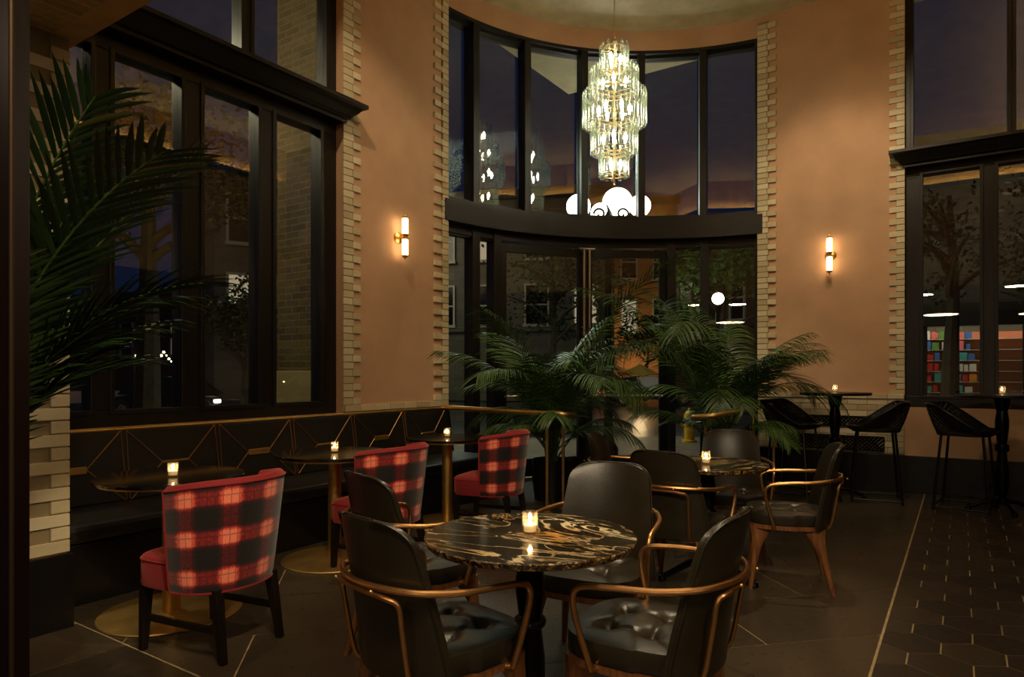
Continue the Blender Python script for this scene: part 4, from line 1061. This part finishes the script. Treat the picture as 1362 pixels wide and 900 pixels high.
redbrick = brick_mat('street_brick', srgb(120, 70, 48), srgb(96, 56, 40), srgb(110, 96, 80), bw=.22, rh=.075)
tanb = plain('tan_stucco', srgb(176, 120, 64), .8, noise=.2, nscale=1)
def ang(u0, Z0, u1, Z1):
    a, b = W(u0, Z0), W(u1, Z1); c = ((a[0] + b[0]) / 2, (a[1] + b[1]) / 2); return c, math.atan2(b[1] - a[1], b[0] - a[0]), math.hypot(b[0] - a[0], b[1] - a[1])
c, rz, w_ = ang(560, 36, 812, 34); facade('grey stone building across the street seen through the left door', c, rz, w_, 11, stone, 4, 3, WM, lit=((0, 3), (1, 1)))
c, rz, w_ = ang(815, 42, 900, 42); facade('tan lit shop building across the street behind the umbrella', c, rz, w_, 12.5, tanb, 2, 2, WM, lit=((0, 0),))
lamp('AREA', 'shop_glow', (*W(842, 38), 2.2), 110, (1, .66, .38), 2.0, (*W(850, 42), 1.5))
c, rz, w_ = ang(895, 34, 1040, 30); facade('dark brick building across the street right of the doors', c, rz, w_, 8.6, redbrick, 4, 2, WM, lit=((1, 0), (1, 1)))
c, rz, w_ = ang(285, 28, 470, 31); facade('pale house with white framed windows seen through the left window', c, rz, w_, 10, stone, 3, 2, WM, z0=3.6, lit=((0, 0), (0, 1)))
c, rz, w_ = ang(60, 44, 290, 40); facade('long dark brick building far beyond the left window', c, rz, w_, 6.5, redbrick, 7, 1, WM, z0=2.6, lit=((0, 2), (0, 5)))

# shop across the street behind the right window
c, rz, w_ = ang(1150, 25, 1460, 22)
shop = thing('shop', 'lit shop front with shelves across the street beyond the right window', 'shop', (*c, GZ), rz)
MB().box(-w_ / 2, w_ / 2, 0, .3, 3.9, 10).box(-w_ / 2, w_ / 2, 2.2, 2.4, 0, 3.9).box(-w_ / 2, -w_ / 2 + .3, 0, 2.2, 0, 3.9).box(w_ / 2 - .3, w_ / 2, 0, 2.2, 0, 3.9).box(-w_ / 2, w_ / 2, 0, 2.4, 3.8, 3.9).build('wall', stone, shop, smooth=0)
MB().box(-w_ / 2, w_ / 2, -.2, 0, 3.1, 3.9).build('sign_band', plain('dark_green_paint', srgb(40, 48, 40), .5), shop, smooth=0, bevel=.03)
MB().box(-w_ / 2 + .3, w_ / 2 - .3, .9, 1.0, 3.55, 3.6).build('light_strip', emit('shop_strip', (1, .86, .62, 1), 16), shop, smooth=0)
MB().box(-w_ / 2 + .3, w_ / 2 - .3, 0, 2.2, 0, .05).build('shop_floor', plain('shop_floor', srgb(150, 140, 120), .4), shop, smooth=0)
for k in range(8):
    xx = -w_ / 2 + w_ * k / 7; MB().box(xx - .06, xx + .06, -.06, .06, 0, 3.1).build('mullion', M['frame'], shop, smooth=0)
MB().box(-w_ / 2 + .3, w_ / 2 - .3, 2.16, 2.2, .05, 3.0).build('back_panel', plain('salmon_pink_panel', srgb(220, 130, 100), .6), shop, smooth=0)
for r in range(7): MB().box(-w_ / 2 + .3, w_ / 2 - .3, 1.65, 2.2, .30 + .40 * r, .325 + .40 * r).build('shelf', M['limepaint'], shop, smooth=0)
cols = [('red', (200, 40, 40)), ('pink', (226, 110, 130)), ('blue', (60, 110, 190)), ('white', (220, 220, 214)), ('teal', (60, 160, 160)), ('orange', (226, 140, 50)), ('green', (90, 150, 70)), ('violet', (120, 70, 160))]
PM = {n: plain(n + '_packet', srgb(*c_), .5) for n, c_ in cols}
rr = random.Random(4); ords = ['lowest', 'second', 'third', 'fourth', 'fifth', 'sixth', 'top']
ca, sa = math.cos(rz), math.sin(rz); NTH = ['first', 'second', 'third', 'fourth', 'fifth', 'sixth', 'seventh', 'eighth', 'ninth', 'tenth']
for r in range(7):
    x = -w_ / 2 * .52; cnt = {}
    while x < w_ * .02:
        n, _ = cols[rr.randrange(8)]; cnt[n] = cnt.get(n, -1) + 1; bw_, bh = rr.uniform(.12, .24), rr.uniform(.2, .34)
        lx, ly = x + bw_ / 2, 1.75
        o = MB().box(-bw_ / 2, bw_ / 2, -.08, .08, 0, bh).box(-bw_ / 2 * .8, bw_ / 2 * .8, -.083, -.08, bh * .25, bh * .7).build('packet', PM[n], smooth=0, bevel=.012)
        o.location = (c[0] + ca * lx - sa * ly, c[1] + sa * lx + ca * ly, GZ + .327 + .40 * r); o.rotation_euler = (0, 0, rz)
        tag(o, (n + ' packet, ' + NTH[cnt[n]] + ' of its colour from the left on the ' + ords[r] + ' lit shop shelf'), 'packet', 'goods on the shop shelves')
        x += bw_ + rr.uniform(.02, .12)

# street trees
def tree(label, u, Z, h, cr, mat, seed, trunk=.16, dens=420, ztop=None):
    rnd = random.Random(seed); x, y = W(u, Z); t = thing('street_tree', label, 'tree', (x, y, GZ))
    P = smoothpath([(0, 0, 0), (.05 * rnd.uniform(-1, 1), .05, h * .3), (.15 * rnd.uniform(-1, 1), .1, h * .6), (0, 0, h * .9)], 5)
    mb = MB().tube(P, [trunk * (1 - .75 * k / (len(P) - 1)) for k in range(len(P))], 8)
    for k in range(9):
        z0 = h * rnd.uniform(.38, .8); a = rnd.uniform(0, 2 * PI); q = cr * rnd.uniform(.5, .9)
        mb.tube(smoothpath([(0, 0, z0), (q * .4 * math.cos(a), q * .4 * math.sin(a), z0 + q * .35), (q * math.cos(a), q * math.sin(a), z0 + q * .6)], 3), [trunk * .4 * (1 - .11 * j) for j in range(7)], 6)
    mb.build('trunk', M['bark'], t)
    mb = MB(); cl2 = [(Vector((rnd.gauss(0, .45), rnd.gauss(0, .45), rnd.gauss(0, .28))) * cr + Vector((0, 0, h * .78)), rnd.uniform(.25, .5) * cr) for _ in range(16)]
    for _ in range(dens * 5):
        c_, r2 = cl2[rnd.randrange(16)]; d = Vector((rnd.gauss(0, 1), rnd.gauss(0, 1), rnd.gauss(0, 1))).normalized() * r2 * rnd.uniform(.5, 1)
        p = c_ + d; s = rnd.uniform(.05, .12); a = Vector((rnd.gauss(0, 1), rnd.gauss(0, 1), rnd.gauss(0, .6))).normalized(); b = a.orthogonal().normalized()
        mb.poly([p - a * s, p + b * s * .5, p + a * s, p - b * s * .5])
    mb.build('crown', mat, t, smooth=0); return t
M['bark'] = plain('tree_bark', srgb(74, 60, 44), .85, noise=.3, nscale=8, bump=.8, bscale=20)
M['treeleaf'] = leaf_mat('tree_leaf', srgb(52, 84, 36), srgb(96, 128, 60), .5)
M['treeleaf2'] = leaf_mat('dark_tree_leaf', srgb(34, 50, 24), srgb(64, 80, 40), .5)
tree('leafy green street tree beyond the right sidelight', 955, 19, 5.6, 1.7, M['treeleaf'], 1)
tree('slim street tree in front of the tan building', 858, 35, 4.6, 1.1, M['treeleaf2'], 2, .12)
tree('street tree seen over the left door', 735, 24, 6.0, 2.2, M['treeleaf2'], 3)
tree('large dark street tree beyond the left window', 195, 14, 7.5, 2.6, M['treeleaf2'], 4, .3, 600)
tree('bushy street tree in front of the pale house', 325, 21, 4.0, 1.6, M['treeleaf2'], 5, .16, 600)
tree('bare trunked street tree beyond the right window', 1262, 15, 6.0, 1.8, M['treeleaf2'], 6, .2, 250)
tree('street tree at the right edge beyond the window', 1400, 20, 6.4, 1.7, M['treeleaf2'], 8, .22, 300)

# cars
def car(label, u, Z, heading, col, s=1.0):
    x, y = W(u, Z); t = thing('car', label, 'car', (x, y, GZ - .06), heading)
    body = plain('car_paint', col, .2, .3, coat=.8); L_, Wd = 2.25 * s, .88 * s
    prof = [(-1.0, .35), (-1.0, .62), (-.92, .78), (-.55, .86), (-.34, .90), (.36, .90), (.60, .84), (.95, .72), (1.0, .55), (1.0, .35)]
    def ringx(k):
        px, pz = prof[k]; return px
    side = [(a * L_, b * .92) for a, b in prof]
    mb = MB(); n = len(side); i = len(mb.v)
    for yy, sh in ((-Wd, .0), (-Wd * .9, 0), (Wd * .9, 0), (Wd, .0)):
        k_ = 1 if abs(yy) < Wd * .95 else .97; mb.v += [(a * k_, yy, (b if k_ == 1 else .33 + (b - .33) * .93)) for a, b in side]
    for r in range(3):
        for k in range(n): mb.f.append((i + r * n + k, i + r * n + (k + 1) % n, i + (r + 1) * n + (k + 1) % n, i + (r + 1) * n + k))
    mb.f += [tuple(i + k for k in range(n))[::-1], tuple(i + 3 * n + k for k in range(n))]
    mb.build('body', body, t, smooth=40, bevel=.03)
    cab = [(-.78, .80), (-.60, 1.28), (-.30, 1.38), (.16, 1.36), (.55, .82)]
    rg = [[(a * L_ * (1 if abs(q) < .8 else .96), q * Wd * (1 - .22 * max(0, (b - .8) / .6)), b) for a, b in cab] for q in (-.92, -.86, .86, .92)]
    MB().rings(rg).build('cabin_glass', plain('car_glass', srgb(18, 20, 24), .06), t, smooth=30)
    rf = [(-.60, 1.285), (-.30, 1.40), (.16, 1.38), (.20, 1.34)]
    MB().rings([[(a * L_, q * Wd * .72, b) for a, b in rf] + [(a * L_, q * Wd * .72, b - .03) for a, b in rf[::-1]] for q in (-1, 1)]).build('roof', body, t, smooth=30)
    for sx in (-.62, .62):
        for sy in (-1, 1):
            wv = [[(sx * L_ + r * math.cos(2 * PI * k / 20), sy * Wd * .80 + yy * sy, .33 + r * math.sin(2 * PI * k / 20)) for k in range(20)] for yy, r in ((-.02, .33), (.17, .33), (.19, .30), (.19, .22), (.16, .20))]
            wh = MB().rings(wv).build('wheel', plain('tyre_rubber', srgb(18, 18, 18), .8), t)
            MB().rings([[(sx * L_ + r * math.cos(2 * PI * k / 10) * (1 if k % 2 else .8), sy * (Wd * .80 + yy), .33 + r * math.sin(2 * PI * k / 10) * (1 if k % 2 else .8)) for k in range(10)] for yy, r in ((.165, .20), (.195, .19), (.195, .05))]).build('rim', M['steel'], wh)
    for sy in (-1, 1):
        MB().box(L_ * .955, L_ * 1.0, sy * Wd * .6, sy * Wd * .88, .58, .70).build('headlight', emit('headlight_glow', (1, .95, .8, 1), 2.0), t, smooth=0, bevel=.02)
        MB().box(-L_ * 1.0, -L_ * .97, sy * Wd * .6, sy * Wd * .9, .62, .74).build('tail_light', emit('tail_glow', (1, .08, .04, 1), 2.0), t, smooth=0, bevel=.02)
    return t
car('dark hatchback parked across the street seen through the right door', 862, 31, facing(1, .1) + PI / 2, srgb(40, 44, 60))
car('silver car parked beyond the left end of the left window', 112, 27, facing(.7, .7) + PI / 2, srgb(170, 174, 170))
car('black car parked beyond the left window under the tree', 236, 22, facing(.9, -.3) + PI / 2, srgb(24, 24, 26))

# yellow hydrant, umbrella, street lamps
x, y = W(917, 13.0)
t = thing('fire_hydrant', 'yellow fire hydrant on the pavement outside the right sidelight', 'hydrant', (x, y, GZ + .1)); yl = plain('yellow_enamel', srgb(214, 160, 30), .4, bump=.1)
MB().lathe([(.14, 0), (.14, .04), (.10, .05), (.10, .40), (.13, .41), (.13, .45), (.11, .47), (.10, .53), (.06, .60), (.025, .62), (.025, .66), (.001, .67)], n=20).build('barrel', yl, t)
for a in (0, PI, PI / 2):
    MB().tube([(0, 0, .34), (.16 * math.cos(a), .16 * math.sin(a), .34)], .045, 10).build('outlet', yl, t)
x, y = W(851, 26)
t = thing('market_umbrella', 'open yellow umbrella lit from below across the street', 'umbrella', (x, y, GZ - .06)); 
MB().lathe([(.82, 1.42), (.84, 1.47), (.02, 1.85), (.001, 1.9)], n=8, cap=False).build('canopy', plain('yellow_canvas', srgb(230, 180, 80), .7), t, smooth=0)
MB().tube([(0, 0, 0), (0, 0, 1.85)], .025, 8).build('pole', M['black'], t)
lamp('POINT', 'umbrella_glow', (x, y, 1.2), 60, (1, .7, .35), .1)
globe = emit('street_globe', (1.0, .98, .90, 1), 9)
def scroll(mb, c, r, s, ax, tz=1):
    mb.tube([c + ax * s * (r * (1 - .8 * k / 14) * math.cos(k * .45)) + Vector((0, 0, tz * r * (1 - .8 * k / 14) * math.sin(k * .45))) for k in range(15)], .018, 6)
Zl = 10.6; x, y = W(809, Zl); zc = EYE + (HZ - 272) * Zl / FPX
t = thing('street_lamp', 'ornate three globe street lamp just outside the curved bay', 'lamp', (x, y, GZ)); zc -= GZ
rt = Vector((*camdir(1, 0), 0)); fw_ = Vector((*camdir(0, 1), 0))
MB().lathe([(.16, 0), (.16, .25), (.10, .35), (.07, .5), (.055, zc - .9), (.07, zc - .8), (.05, zc - .7), (.05, zc - .25), (.09, zc - .2), (.05, zc - .1), (.035, zc + .1)], n=16).build('post', M['iron'], t)
mb = MB(); fo = fw_ * -.30
for s in (-1, 1):
    mb.tube(smoothpath([Vector((0, 0, zc - .5)), fo * .5 + rt * s * .25 + Vector((0, 0, zc - .45)), rt * s * .44 + Vector((0, 0, zc - .3))], 6), .022, 8)
    scroll(mb, fo + rt * s * .17 + Vector((0, 0, zc - .22)), .10, s, rt)
mb.build('scroll_arm', M['iron'], t)
for off, dz, rr_ in ((-.47, -.03, .19), (-.10, -.12, .17), (.16, .05, .24), (.50, -.02, .17)):
    c = rt * off + Vector((0, 0, zc + dz)) + fw_ * (.1 if abs(off) < .3 else 0)
    MB().ball(tuple(c), rr_, 16).build('globe', globe, t, smooth=80); MB().lathe([(.05, -rr_ - .10), (.075, -rr_ - .03), (.09, -rr_ + .03)], tuple(c), 14).build('globe_cup', M['iron'], t)
for u, v, Z, lb in ((955, 397, 17.0, 'single globe street lamp beyond the right sidelight'),):
    x, y, z = WZ(u, v, Z); t = thing('street_lamp', lb, 'lamp', (x, y, GZ))
    MB().lathe([(.12, 0), (.12, .3), (.05, .5), (.04, z - GZ - .35), (.08, z - GZ - .22)], n=12).build('post', M['iron'], t)
    MB().ball((0, 0, z - GZ), .15, 14).build('globe', globe, t, smooth=80)
# string of small festoon lights far off on the left
rr = random.Random(12); x0, y0, _ = WZ(178, 497, 18); x1, y1, _ = WZ(258, 497, 18)
t = thing('string_lights', 'string of tiny glowing lights between two poles outside the left window', 'lights', (x0, y0, GZ))
d = Vector((x1 - x0, y1 - y0, 0)); fest = emit('festoon_glow', (1, .75, .4, 1), 12); wp = []
for k in range(25): s_ = k / 24; wp.append(d * s_ + Vector((0, 0, 2.05 - .35 * math.sin(PI * (s_ * 2 % 1)))))
MB().tube(wp, .008, 5).build('cable', M['black'], t)
for q in (wp[0], wp[-1]): MB().tube([(q.x, q.y, 0), (q.x, q.y, q.z + .05)], .03, 8).build('pole', M['black'], t)
for k in range(1, 24): MB().ball(tuple(wp[k] - Vector((0, 0, .05))), rr.uniform(.02, .045), 6).build('bulb', fest, t)
